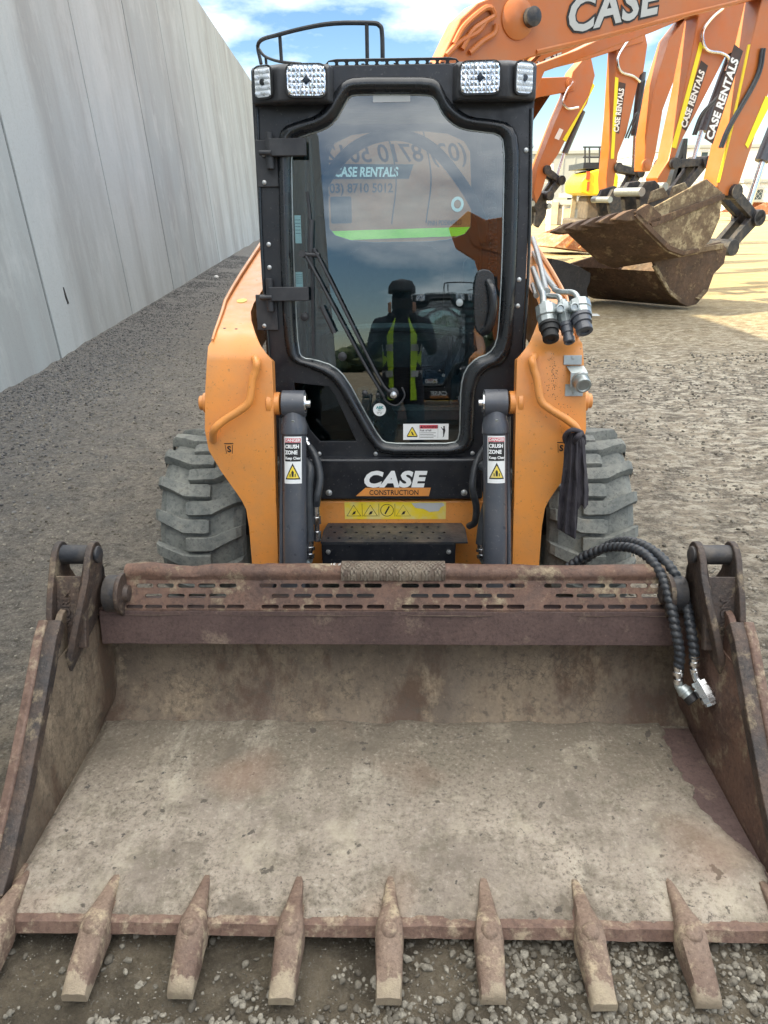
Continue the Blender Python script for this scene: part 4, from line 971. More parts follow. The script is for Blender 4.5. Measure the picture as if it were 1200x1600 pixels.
# ---- tilt cylinders with stickers and hoses
def tilt(sgn):
    g = (lambda x: AX0+sgn*x)
    top = Vector((g(0.352), 2.47, 1.035)); bot = Vector((g(0.368), 2.27, 0.22)); d = (bot-top).normalized()
    mb = MB().mat('cylinder_grey')
    mb.cyl(top+Vector((-0.040, 0, 0)), top+Vector((0.040, 0, 0)), 0.047, seg=28)
    p0 = top + d*0.03; f = lambda t: top + d*t
    mb.lathe(f(0.02), f(1.0), [(0, 0.036), (0.04, 0.042), (0.055, 0.0465), (0.085, 0.0465), (0.088, 0.0425), (0.46, 0.0425), (0.70, 0.0425), (0.72, 0.036)], 28)
    side = Vector((g(0.352)+sgn*0.052, 2.47, 0)); xx = g(0.352)+sgn*0.052*1
    mb.cyl(Vector((g(0.352+0.050), 2.49, 0.98)), Vector((g(0.368+0.052), 2.30, 0.30)), 0.009, seg=10)
    cyl = mb.build('tilt_cylinder', 'cylinder_grey', loader, bevel=0.0035)
    mb = MB().mat('chrome'); e = top + Vector((-sgn*0.040, 0, 0)); ax = Vector((-sgn, 0, 0))
    mb.lathe(e, e+ax, [(0, 0.036), (0.005, 0.036), (0.006, 0.013), (0.018, 0.013), (0.019, 0.0)], 24)
    mb.build('pin_washer', 'chrome', cyl)
    mb = MB().mat('zinc'); q = top+Vector((0.001, -0.020, -0.043)); mb.lathe(q, q+Vector((0, -1, -0.25)), [(0.018, 0.016), (0.026, 0.016), (0.028, 0.009), (0.036, 0.008), (0.037, 0)], 6)
    mb.build('grease_bolt', 'bolt_zinc', cyl)
    # sticker, curved on the barrel (segments)
    def barrel(u, v, lift): # u across (metres along the arc), v along the barrel measured from the top
        rad = 0.0425+lift; a = u/0.0425; c = f(v); side = Vector((1, 0, 0)); front = d.cross(side).normalized()
        if front.y > 0: front = -front
        return c + side*math.sin(a)*rad + front*math.cos(a)*rad
    class BF:
        def P(s, a, b, c=0.0): return barrel(a, 0.112 + (0.165-b), c)
    bf = BF(); w_, h_ = 0.033, 0.165
    mb = MB()
    def curved(u0, v0, u1, v1, l, mname):
        mb.mat(mname); n = max(2, int(abs(u1-u0)/0.006)+1)
        for i in range(n):
            a0 = u0+(u1-u0)*i/n; a1 = u0+(u1-u0)*(i+1)/n
            mb._f([mb.v(bf.P(a0, v0, l)), mb.v(bf.P(a1, v0, l)), mb.v(bf.P(a1, v1, l)), mb.v(bf.P(a0, v1, l))])
    curved(-w_, 0, w_, h_, 0.0008, 'white_decal')
    curved(-w_*0.88, h_*0.875, w_*0.88, h_*0.965, 0.0014, 'red_decal'); curved(-w_*0.88, h_*0.475, w_*0.88, h_*0.87, 0.0014, 'ink')
    mb.mat('white_decal'); mb.text(bf, 'DANGER', 0, h_*0.893, 0.0145, 0.0018, 0.0004, align='CENTER', bold=0.0004, sx=0.92)
    mb.text(bf, 'CRUSH', -w_*0.82, h_*0.755, 0.0180, 0.0018, 0.0004, bold=0.0008, sx=0.86); mb.text(bf, 'ZONE', -w_*0.82, h_*0.630, 0.0180, 0.0018, 0.0004, bold=0.0008, sx=0.88); mb.text(bf, 'Keep Clear', -w_*0.80, h_*0.520, 0.0128, 0.0018, 0.0004, bold=0.0004, sx=0.93)
    
    def ctri(v0, ww_, hh_, l, mname):
        mb.mat(mname); n = 12
        for i in range(n):
            a0 = -ww_/2+ww_*i/n; a1 = -ww_/2+ww_*(i+1)/n; t0 = v0+hh_*(1-abs(2*a0/ww_)); t1 = v0+hh_*(1-abs(2*a1/ww_))
            q = [bf.P(a0, v0, l), bf.P(a1, v0, l), bf.P(a1, t1, l), bf.P(a0, t0, l)]
            if t0-v0 < 1e-6: q = q[:3]
            elif t1-v0 < 1e-6: q = [q[0], q[1], q[3]]
            mb._f([mb.v(z) for z in q])
    ctri(h_*0.09, w_*1.66, h_*0.35, 0.0014, 'ink'); ctri(h_*0.118, w_*1.30, h_*0.262, 0.0020, 'yellow_decal')
    mb.mat('ink').prism(bf, [(-.003, h_*.15), (.003, h_*.15), (.004, h_*.25), (0, h_*.29), (-.004, h_*.25)], 0.0024, 0.0030)
    for s in (-1, 1): mb.prism(bf, [(s*.007, h_*.15), (s*.010, h_*.15), (s*.010, h_*.22), (s*.007, h_*.21)], 0.0026, 0.0032)
    mb.build('danger_sticker', 'white_decal', cyl)
tilt(-1); tilt(1)
def hose(pts, r, name='hydraulic_hose', mat='hose_black', parent=None, **k):
    mb = MB().mat(mat); mb.tube(pts, r, seg=12, **k); return mb.build(name, mat, parent or loader)
def fitting(p, q, r, parent, name='hose_fitting', mat='chrome'):
    mb = MB().mat(mat); L = (Vector(q)-Vector(p)).length
    mb.lathe(p, q, [(0, r*1.05), (L*0.30, r*1.05), (L*0.31, r*1.35), (L*0.5, r*1.35), (L*0.51, r*0.8), (L*0.7, r*0.8), (L*0.71, r*1.25), (L*0.98, r*1.2), (L, r*0.7)], 14)
    return mb.build(name, mat, parent)
Y = onY
h = hose([Y(476, 690, 2.52), Y(492, 712, 2.49), Y(500, 745, 2.45), Y(496, 775, 2.42), Y(494, 790, 2.42)], 0.014); fitting(Y(494, 790, 2.42), Y(496, 846, 2.40), 0.012, h)
fitting(Y(475, 682, 2.52), Y(482, 697, 2.50), 0.010, h)
h = hose([Y(478, 720, 2.49), Y(484, 735, 2.45), Y(482, 770, 2.42), Y(484, 845, 2.38)], 0.017); fitting(Y(484, 845, 2.38), Y(484, 872, 2.37), 0.014, h); mb = MB().mat('zinc'); mb.tube([Y(484, 870, 2.37), Y(482, 878, 2.37), Y(466, 879, 2.34)], 0.012, seg=10); mb.build('elbow', 'zinc', h)
h = hose([Y(764, 690, 2.55), Y(745, 722, 2.50), Y(738, 760, 2.46), Y(744, 790, 2.46), Y(742, 815, 2.47), Y(733, 822, 2.50)], 0.013)
h = hose([Y(752, 728, 2.50), Y(764, 738, 2.46), Y(767, 770, 2.42), Y(757, 810, 2.40), Y(752, 850, 2.38)], 0.021); fitting(Y(752, 850, 2.38), Y(753, 872, 2.37), 0.015, h); mb = MB().mat('zinc'); mb.tube([Y(753, 870, 2.37), Y(757, 878, 2.37), Y(770, 880, 2.34)], 0.012, seg=10); mb.build('elbow', 'zinc', h)

# ---- wheels
def wheel(sgn, yc, zc=0.405, RO=0.405):
    xc = AX0 + sgn*0.755; hw = 0.165
    mb = MB().mat('tyre_rubber'); RB = RO-0.037
    prof = [(-hw*0.62, 0.22), (-hw*0.95, 0.26), (-hw, 0.31), (-hw*0.97, RB-0.03), (-hw*0.8, RB-0.004), (0, RB+0.004), (hw*0.8, RB-0.004), (hw*0.97, RB-0.03), (hw, 0.31), (hw*0.95, 0.26), (hw*0.62, 0.22)]
    mb.lathe((xc, yc, zc), (xc+1, yc, zc), prof, 72)
    # chevron lugs, alternating from either shoulder; apex leads downwards at the front
    nl = 18
    def PT(x, th, r): return Vector((xc+x, yc - r*math.cos(th), zc + r*math.sin(th)))
    for side in (-1, 1):
        for k in range(nl):
            t0 = 2*math.pi*(k + (0.5 if side > 0 else 0))/nl; rn = random.Random(k*31+side*7+int(yc*10))
            secs = []   # centre-line stations: x, theta offset, half width (theta), top radius
            for x, dt, hwid, rt in ((hw*1.03, 0.165, 0.050, RO-0.060), (hw*1.0, 0.155, 0.053, RO-0.022), (hw*0.90, 0.140, 0.056, RO-0.005), (hw*0.60, 0.085, 0.060, RO), (hw*0.34, 0.035, 0.066, RO+0.001), (hw*0.20, 0.028, 0.068, RO+0.001), (-hw*0.18, 0.026, 0.068, RO), (-hw*0.27, 0.027, 0.060, RO-0.004)):
                secs.append((side*x, t0+dt, hwid*(1+rn.uniform(-0.04, 0.04)), rt - rn.uniform(0, 0.003)))
            rings = []
            for x, th, hwid, rt in secs:
                fl = hwid*0.10; rb = min(RB-0.012, rt-0.02)
                rings.append([PT(x, th-hwid*1.12, rb), PT(x, th-hwid, rt-0.004), PT(x, th-hwid+fl, rt), PT(x, th+hwid-fl, rt), PT(x, th+hwid, rt-0.004), PT(x, th+hwid*1.12, rb)])
            mb.loft(rings, smooth=True)
    wh = thing_part('wheel', (xc, yc, zc))
    t = mb.build('tyre', 'tyre_rubber', wh, sharp=32)
    mb = MB().mat('orange_pale'); s = sgn
    mb.lathe((xc-s*0.10, yc, zc), (xc+s*1, yc, zc), [(0, 0.23), (0.22, 0.23), (0.23, 0.215), (0.20, 0.20), (0.12, 0.19), (0.11, 0.12), (0.15, 0.10), (0.155, 0.0)], 40)
    for k in range(8):
        a = k*math.pi/4; q = Vector((xc+s*0.012, yc+0.15*math.cos(a), zc+0.15*math.sin(a))); mb.cyl(q, q+Vector((s*0.02, 0, 0)), 0.011, seg=6)
    mb.build('rim', 'orange_pale', wh)
    return wh
def thing_part(name, c):
    # a wheel is one part of the loader that carries tyre and rim as sub-parts; its own mesh is the hub
    mb = MB().mat('dark_steel'); mb.cyl(Vector(c)-Vector((0.14, 0, 0)), Vector(c)+Vector((0.14, 0, 0)), 0.06, seg=20); return mb.build(name, 'dark_steel', loader)
for s in (-1, 1):
    wheel(s, 2.86); wheel(s, 4.02)

# ================================================================== BUCKET (part of the loader; its pieces are sub-parts)
def section_body():
    """moldboard: floor, heel curve and back as one bent sheet"""
    mb = MB().mat('mud_wall')
    pr = [(1.225, 0.030), (1.30, 0.034), (1.60, 0.028), (1.90, 0.026), (1.955, 0.030), (1.985, 0.048), (2.02, 0.085), (2.06, 0.15), (2.09, 0.22), (2.105, 0.30), (2.10, 0.38), (2.07, 0.44), (2.00, 0.462)]
    n = 60; rng = []
    P2 = [Vector((0, a, b)) for a, b in pr]; P2 = catmull(P2, 4)
    W = 1.0
    front = [[mb.v((-W+2*W*i/n, p.y + 0.006*fbm((i*0.13, p.y*3+p.z*5, 1), 3)*(1 if p.z > 0.06 else 0.3), p.z + 0.003*fbm((i*0.3, p.y*6, 2), 3))) for i in range(n+1)] for p in P2]
    for a, b in zip(front, front[1:]):
        for i in range(n): mb._f([a[i], a[i+1], b[i+1], b[i]], True)
    # outside skin
    mb.mat('rust'); back = []
    for k, p in enumerate(P2):
        q = P2[min(k+1, len(P2)-1)]-P2[max(k-1, 0)]; nn = Vector((0, q.z, -q.y)).normalized()
        pp = p + nn*0.018; back.append([mb.v((x, pp.y, pp.z)) for x in (-W, W)])
    for a, b in zip(back, back[1:]): mb._f([a[0], b[0], b[1], a[1]], True)
    return mb.build('bucket', 'mud_wall', loader, sharp=80)
bucket = section_body()
# cutting edge plate
mb = MB().mat('rust_edge'); EF = Frame((0, 1.218, 0), (1, 0, 0), (0, 0, 1))
rn = random.Random(2); rg = []
for i in range(61):
    x = -1.02+2.04*i/60; j = 0.003*fbm((i*0.5, 0, 0), 3)
    rg.append([Vector((x, 1.214+j, 0.022)), Vector((x, 1.40, 0.018)), Vector((x, 1.40, 0.044)), Vector((x, 1.228+j, 0.046+0.002*fbm((i*0.7, 3, 0), 2)))])
mb.loft(rg); mb.build('cutting_edge', 'rust_edge', bucket)
# caked mud on the floor, with ragged edges
mb = MB().mat('mud_floor'); nx_, ny_ = 300, 112
def mudtop(x, y):
    e = 1.0
    e = min(e, (y-1.252-0.010*fbm((x*7, 1, 0), 4)-0.006*fbm((x*30, 4, 0), 3))/0.02)           # ragged front
    xr = 0.965
    if y > 1.36: xr = 0.985 - 0.085*min(1, (y-1.42)/0.30)*(1 if y > 1.42 else 0) - 0.035*fbm((y*6, 5, 0), 4) - 0.012*fbm((y*25, 5, 4), 3)
    e = min(e, (xr-x)/0.015, (x+0.985)/0.02)
    if y > 1.94: e = min(e, (1.975-y+0.02*fbm((x*8, 0, 0), 3))/0.03)
    # bare scoops beside the adapters
    k = round(x/0.242); dx = x-k*0.242
    if y < 1.36 and abs(k) <= 4: e = min(e, (((dx/0.03)**2 + ((y-1.25)/0.09)**2)**0.5 - 1.0 + 0.25*fbm((x*20, y*20, 1), 2))*1.2+0.35)
    return max(-0.7, min(1, e))
g = []
for j in range(ny_+1):
    y = 1.235+0.76*j/ny_; r_ = []
    for i in range(nx_+1):
        x = -1.0+2.0*i/nx_; e = mudtop(x, y)
        h = 0.0030 + 0.005*fbm((x*5, y*5, 0), 4) + 0.0045*fbm((x*22, y*22, 3), 3) + 0.0035*abs(fbm((x*60, y*60, 5), 2))
        z = 0.0485 + (h+0.004)*e if e > 0 else 0.0445 + 0.012*e
        if y > 1.93: z += 0.006*((y-1.93)/0.05)**2
        r_.append(mb.v((x, y, z)))
    g.append(r_)
for j in range(ny_):
    for i in range(nx_): mb._f([g[j][i], g[j][i+1], g[j+1][i+1], g[j+1][i]], True)
mb.build('caked_mud', 'mud_floor', bucket, sharp=75)
mb = MB().mat('rust_purple'); mb.box((0.72, 1.29, 0.040), (0.995, 1.96, 0.0475)); mb.build('wear_plate', 'rust_purple', bucket)
# clods stuck on the floor
mb = MB().mat('mud_floor'); rn = random.Random(4)
for _ in range(420):
    x = rn.uniform(-0.93, 0.85); y = rn.uniform(1.30, 1.93); r = abs(rn.gauss(0, 0.0035))+0.0015
    if rn.random() < 0.35: y = 1.935+rn.uniform(-0.02, 0.015)
    k0 = []; ox = rn.uniform(0, 90)
    vs = [mb.v((x+a[0]*r*(1+0.4*noise.noise((a[0]+ox, a[1], a[2]))), y+a[1]*r*1.1, 0.052+a[2]*r*0.7)) for a in IV]
    for f in IF: mb._f([vs[i] for i in f], True)
gr_ = mb.build('loose_grit', 'mud_floor', bucket); gr_['kind'] = 'stuff'
mb = MB().mat('ink'); mb.prism(Frame(onY(941, 1134, 2.0)*1.0, (1, 0, 0), (0, 0.35, 1)), [(0.028*math.cos(t*0.6283)*(1+0.25*math.sin(t*2.1)), 0.024*math.sin(t*0.6283)*(1+0.2*math.cos(t*3))) for t in range(10)], -0.02, 0.002)
mb.bm.free()

# side plates with bolted side edges
def bucket_side(s):
    X = s*1.0; f = Frame((X, 0, 0), (0, 1, 0), (0, 0, 1)) if s > 0 else Frame((X, 0, 0), (0, -1, 0), (0, 0, 1))
    m = 1 if s > 0 else -1
    ol = [(1.255, 0.010), (1.275, 0.055), (1.34, 0.09), (1.50, 0.215), (1.66, 0.365), (1.80, 0.500), (1.87, 0.545), (1.96, 0.555), (2.06, 0.53), (2.12, 0.45), (2.125, 0.28), (2.08, 0.14), (2.0, 0.03), (1.94, 0.008)]
    mb = MB().mat('mud_wall' if s < 0 else 'rust'); mb.prism(f, [(m*a, b) for a, b in ol], 0.0, 0.022)
    sp_ = mb.build('side_plate', 'mud_wall', bucket, bevel=0.004)
    # thick edge bar
    mb = MB().mat('rust_edge'); ed = [(1.262, 0.02), (1.285, 0.060), (1.345, 0.095), (1.505, 0.222), (1.665, 0.372), (1.80, 0.505), (1.845, 0.535)]
    rg = []
    for i, (a, b) in enumerate(ed):
        q = ed[min(i+1, len(ed)-1)]; p = ed[max(0, i-1)]; d = Vector((0, q[0]-p[0], q[1]-p[1])).normalized(); nn = Vector((0, -d.z, d.y))
        c = Vector((0, a, b)); rg.append([c+nn*0.010+Vector((X+s*0.064, 0, 0)), c+nn*0.014+Vector((X+s*0.040, 0, 0)), c+nn*0.008+Vector((X+s*0.034, 0, 0)), c-nn*0.030+Vector((X+s*0.034, 0, 0)), c-nn*0.030+Vector((X+s*0.064, 0, 0))])
    mb.loft(rg); mb.build('side_edge', 'rust_edge', bucket, bevel=0.004)
    mb = MB().mat('steel_mud'); rg = []
    for i, (a, b) in enumerate(ed):
        q = ed[min(i+1, len(ed)-1)]; p = ed[max(0, i-1)]; d = Vector((0, q[0]-p[0], q[1]-p[1])).normalized(); nn = Vector((0, -d.z, d.y)); c = Vector((0, a, b)) - nn*0.004
        if i == 0: continue
        rg.append([c+nn*0.010+Vector((X+s*0.036, 0, 0)), c+nn*0.016+Vector((X+s*0.010, 0, 0)), c+nn*0.010+Vector((X-s*0.006, 0, 0)), c-nn*0.03+Vector((X-s*0.004, 0, 0)), c-nn*0.03+Vector((X+s*0.036, 0, 0))])
    mb.loft(rg); mb.build('edge_rib', 'steel_mud', bucket, bevel=0.003)
    # muddy gusset from side to lip
    mb = MB().mat('mud_wall')
    mb.loft([[Vector((X-s*0.0, 1.93, 0.06)), Vector((X-s*0.0, 1.60, 0.28)), Vector((X-s*0.03, 2.06, 0.10))], [Vector((X-s*0.002, 1.96, 0.44)), Vector((X-s*0.002, 1.78, 0.44)), Vector((X-s*0.045, 2.08, 0.44))]])
    mb.mats = ['mud_wall' if s < 0 else 'rust']; mb.build('gusset', 'mud_wall', bucket)
    # ear: two cheeks, web, top roller, pivot
    Z0 = Vector((0, 0, 0))
    ear = [(1.835, 0.335), (1.80, 0.40), (1.845, 0.52), (1.885, 0.60), (1.925, 0.655), (1.955, 0.70), (1.985, 0.722), (2.02, 0.722), (2.045, 0.695), (2.045, 0.66), (2.025, 0.63), (2.05, 0.585), (2.075, 0.55), (2.085, 0.50), (2.06, 0.45), (2.00, 0.41), (1.91, 0.36)]
    E = [(m*a, b) for a, b in ear]; E = chaikin(E, 1)
    mb = MB().mat('steel_mud')
    fo = Frame((s*1.030, 0, 0), f.u, f.v); fi = Frame((s*0.945, 0, 0), f.u, f.v)
    mb.prism(fo, E, 0, 0.020); k0 = len(mb.bm.verts); mb.prism(fi, E, -0.022, 0.0); mb.bm.verts.ensure_lookup_table()
    for vv in mb.bm.verts[k0:]:
        if vv.co.z < 0.62: vv.co.x += s*0.062*(0.62-vv.co.z)/0.26
    web = [(1.93, 0.645), (1.95, 0.625), (1.88, 0.42), (1.855, 0.43)]
    fw_ = Frame((s*0.945, 0, 0), f.u, f.v); mb.prism(fw_, [(m*a, b) for a, b in web], -0.002, 0.088)
    o = mb.build('hinge_ear', 'steel_mud', bucket, bevel=0.005)
    mb = MB().mat('dark_steel')
    c = Vector((0, 2.0, 0.682)); mb.cyl(c+Vector((s*0.940, 0, 0)), c+Vector((s*1.034, 0, 0)), 0.030, seg=22)
    mb.lathe(c+Vector((s*0.925, 0, 0)), c+Vector((s*0.8, 0, 0)), [(0, 0.027), (0.008, 0.027), (0.014, 0.018), (0.015, 0)], 20)
    c = Vector((0, 2.03, 0.525)); mb.lathe(c+Vector((s*0.926, 0, 0)), c+Vector((s*0.7, 0, 0)), [(0, 0.060), (0.042, 0.060), (0.044, 0.045)], 28)
    mb.lathe(c+Vector((s*1.050, 0, 0)), c+Vector((s*2, 0, 0)), [(0, 0.062), (0.012, 0.062), (0.034, 0.02), (0.036, 0)], 24)
    mb.each('hinge_pin', 'dark_steel', bucket, bevel=0.002)
    mb = MB().mat('steel_mud'); mb.lathe(c+Vector((s*0.884, 0, 0)), c+Vector((s*0.7, 0, 0)), [(0, 0.066), (0.006, 0.068), (0.014, 0.066), (0.016, 0.030), (0.030, 0.026), (0.034, 0.012)], 30)
    mb.loft([[c+Vector((s*0.884, a, b)) for a, b in ((-0.055, -0.04), (0.05, -0.05), (0.02, -0.12))], [c+Vector((s*0.872, a, b)) for a, b in ((-0.055, -0.04), (0.05, -0.05), (0.02, -0.12))]])
    mb.build('pivot_plate', 'steel_mud', bucket)
    # cast letters on the web
    p1 = Vector((s*1.0, 1.93, 0.645)); p2 = Vector((s*1.0, 1.855, 0.43)); v = (p1-p2).normalized()
    wf = Frame((p1+p2)/2, (1, 0, 0), v)
    mb = MB().mat('steel_mud'); mb.text(wf, 'NORM', 0.012 if s < 0 else -0.012, -0.045 if s < 0 else 0.045, 0.038, 0.001, 0.004, ang=R(90) if s < 0 else R(-90), bold=0.0006); mb.build('cast_letters', 'steel_mud', bucket)
bucket_side(-1); bucket_side(1)

# lip band, perforated spill guard, rolled top tube, tread pad
def row(mb, pr, x0, x1, n, amp=0.0, seed=0, smooth=True):
    rg = []
    for i in range(n+1):
        x = x0+(x1-x0)*i/n; j = amp*fbm((i*0.35, seed, 0), 3)
        rg.append([Vector((x, a, b+j)) for a, b in pr])
    mb.loft(rg, smooth=smooth)
mb = MB().mat('rust_purple'); row(mb, [(1.985, 0.360), (2.003, 0.357), (2.018, 0.460), (2.10, 0.462), (2.10, 0.475), (2.004, 0.474)], -0.955, 0.955, 40, 0.002, 1, False)
mb.build('lip_plate', 'rust_purple', bucket, bevel=0.002)
GF = Frame((0, 2.004, 0.472), (1, 0, 0), (0, 0.62, 1)); gh = (onP(607, 903, GF.o, GF.n)-GF.o).dot(GF.v)
def gx(px, py): return GF.uv(px, py)
ho = []; sw, shh = 0.0285, 0.0068
def slotrow(py, xs_):
    for px in xs_:
        u, v = gx(px, py); ho.append(rrect(u-sw, v-shh, u+sw, v+shh, shh*0.97, 4))
slotrow(915, [226, 258, 291, 323, 356] + [419, 451.5, 484, 517, 550, 583] + [641, 674, 707, 740, 773, 806] + [864, 898, 932, 965.5, 999, 1030])
slotrow(931, [240, 275, 308, 340] + [438, 473, 506, 538, 571] + [656, 689, 722, 755, 790] + [882, 915, 949, 982, 1016])
slotrow(948, [210, 240, 273, 306, 338, 368] + [422, 455, 488, 521, 553, 587] + [641, 674, 707, 740, 773, 806] + [863, 897, 931, 964, 998, 1030])
mb = MB().mat('rust'); mb.prism(GF, [(-0.905, 0.0), (0.905, 0.0), (0.905, gh+0.01), (-0.905, gh+0.01)], -0.010, 0.0, holes=ho); mb.build('spill_guard', 'rust', bucket)
tp = GF.P(0, gh, 0.0); ty, tz = tp.y, tp.z
mb = MB().mat('rust'); pr = []
for k in range(14):
    a = R(200-220*k/13); pr.append((ty+0.024+0.030*math.cos(a), tz+0.010+0.026*math.sin(a)))
pr += [(ty+0.05, tz+0.0), (ty+0.01, tz-0.012), (ty-0.004, tz-0.006)]
rg = []
for i in range(91):
    x = -0.875+1.75*i/90; j = 0.003*fbm((i*0.25, 3, 0), 3); dent = 0.010*math.exp(-((x+0.66)/0.06)**2) - 0.006*math.exp(-((x+0.80)/0.05)**2) + 0.006*math.exp(-((x-0.55)/0.2)**2)
    rg.append([Vector((x, a + j, b + j - dent*(1 if b > tz+0.01 else 0.2))) for a, b in pr])
mb.loft(rg, smooth=True); mb.build('top_tube', 'rust', bucket)
mb = MB().mat('tread_plate'); xl, xr = onY(533, 890, ty).x, onY(696, 890, ty).x; pr2 = []
for k in range(9):
    a = R(195-165*k/8); pr2.append((ty+0.024+0.038*math.cos(a), tz+0.011+0.034*math.sin(a)))
pr2 += [(y_*0.97+(ty+0.024)*0.03, z_-0.006) for y_, z_ in reversed(pr2)]
row(mb, pr2, xl, xr, 10, 0.0, 2); mb.build('tread_pad', 'tread_plate', bucket)
mb = MB().mat('white_decal'); cf = Frame((0, ty+0.024, tz+0.0372), (1, 0, 0), (0, 1, 0.0))
p = onZ(505, 882, tz+0.037); mb.text(cf, 'T.F 31', p.x+0.075, 0.006, 0.021, 0.0008, 0.0004, ang=R(180), bold=-0.0003); mb.build('chalk_mark', 'white_decal', bucket)

# nine teeth
TX = [k*0.2425 for k in range(-4, 5)]
def tooth(k):
    x = TX[k+4] if True else 0; rn = random.Random(k+50); mb = MB().mat('tooth_rust'); rg = []
    yaw = rn.uniform(-0.03, 0.03)
    for y, hw_, zt_, zb_ in ((1.372, .006, .053, .047), (1.34, .012, .060, .045), (1.30, .017, .069, .045), (1.262, .022, .077, .040), (1.243, .027, .082, .022), (1.225, .0325, .085, .014), (1.20, .0345, .083, .010), (1.186, .0345, .078, .008), (1.180, .0335, .074, .008), (1.15, .0325, .062, .004), (1.11, .031, .045, .000), (1.085, .030, .031, -.004), (1.070+0.006*math.sin(k*2.3), .0295, .020, -.006)):
        if abs(k) == 4: pass
        c = x + (1.25-y)*yaw; n = 10; ring = []
        pts = [(-1, 0.0), (-1, 0.62), (-0.88, 0.86), (-0.5, 0.97), (0, 1.0), (0.5, 0.97), (0.88, 0.86), (1, 0.62), (1, 0.0)]
        for u, t in pts: ring.append(Vector((c+u*hw_+0.0018*fbm((u*3+k, y*30, t*3), 2), y, zb_+(zt_-zb_)*t + 0.0035*fbm((u*4+k*3, y*40, 1), 3))))
        rg.append(ring)
    mb.loft(rg, smooth=True)
    # pin boss ridge
    mb.lathe(Vector((x, 1.200, 0.072)), Vector((x+0.001, 1.196, 0.10)), [(0, 0.024), (0.008, 0.021), (0.0135, 0.014), (0.0145, 0.007), (0.011, 0.0)], 14)
    mb.build('tooth', 'tooth_rust', bucket, sharp=50)
    mb = MB().mat('mud_floor'); rg = []
    for y, hw_, zt_ in ((1.118-rn.uniform(0, 0.015), .030, .0565), (1.095, .0345, .0435), (1.071, .0342, .0285)):
        rg.append([Vector((x+(1.25-y)*yaw+u*hw_, y-0.0008, zt_*(1 if abs(u) < 1 else 0.9)+ (0.0018 if y < 1.11 else -0.003)+0.0015*fbm((u*5+k, y*60, 7), 2))) for u in (-1, -0.5, 0, 0.5, 1)])
    VR = [[mb.v(p) for p in r] for r in rg]
    for a, b in zip(VR, VR[1:]):
        for i in range(4): mb._f([a[i], a[i+1], b[i+1], b[i]], True)
    mb.bm.free()
for k in range(-4, 5): tooth(k)

# bucket coupler behind, joining arms and bucket
mb = MB().mat('black_panel')
for s in (-1, 1): mb.box((s*0.36-0.05, 2.14, 0.12), (s*0.36+0.05, 2.34, 0.44)); mb.box((s*0.47-0.04, 2.14, 0.15), (s*0.47+0.04, 2.46, 0.42))
mb.box((-0.55, 2.12, 0.10), (0.55, 2.17, 0.46)); mb.build('attachment_plate', 'black_panel', loader, bevel=0.006)

# ---- spiral wrapped auxiliary hoses draped over the bucket
h1 = [Y(888, 886, 2.34), Y(915, 868, 2.32), Y(948, 856, 2.28), Y(985, 856, 2.20), Y(1012, 870, 2.12), Y(1034, 900, 2.05), Y(1047, 940, 1.98), Y(1056, 985, 1.93), Y(1062, 1020, 1.91), Y(1060, 1045, 1.90)]
h2 = [Y(900, 884, 2.38), Y(930, 864, 2.36), Y(960, 848, 2.32), Y(990, 847, 2.24), Y(1022, 862, 2.15), Y(1052, 893, 2.06), Y(1070, 935, 2.00), Y(1079, 980, 1.93), Y(1084, 1012, 1.90), Y(1085, 1028, 1.89)]
ha = hose(h1, 0.0160, spiral=0.16, pitch=0.021, parent=loader); hb = hose(h2, 0.0160, spiral=0.16, pitch=0.021, parent=loader)
fitting(Y(1060, 1040, 1.90), Y(1060, 1068, 1.89), 0.013, ha)
mb = MB().mat('zinc'); mb.tube([Y(1060, 1062, 1.89), Y(1060, 1072, 1.885), Y(1067, 1080, 1.87)], 0.012, seg=12)
a, b = Y(1064, 1074, 1.88), Y(1086, 1098, 1.84); mb.lathe(a, b, [(0, 0.018), (0.012, 0.021), (0.013, 0.023), (0.020, 0.023), (0.021, 0.020), (0.05, 0.020)], 20); mb.mat('ink').lathe(Vector(a).lerp(b, 0.55), b+(b-a), [(0, 0.0215), (0.022, 0.0215), (0.023, 0.017)], 20); mb.build('coupler', 'zinc', ha)
fitting(Y(1085, 1024, 1.89), Y(1086, 1052, 1.88), 0.013, hb)
mb = MB().mat('chrome'); mb.tube([Y(1086, 1046, 1.88), Y(1087, 1058, 1.87), Y(1093, 1066, 1.86)], 0.012, seg=12)
a, b = Vector(Y(1091, 1062, 1.86)), Vector(Y(1115, 1106, 1.80)); L = (b-a).length
mb.lathe(a, b, [(0, 0.012), (0.004, 0.025), (0.018, 0.026), (0.019, 0.023), (0.023, 0.023), (0.024, 0.027), (0.050, 0.027), (0.051, 0.0235), (0.055, 0.0235), (0.056, 0.025), (0.072, 0.025), (0.074, 0.020), (0.082, 0.0205), (0.084, 0.015)], 8)
mb.build('coupler', 'chrome', hb, sharp=30)

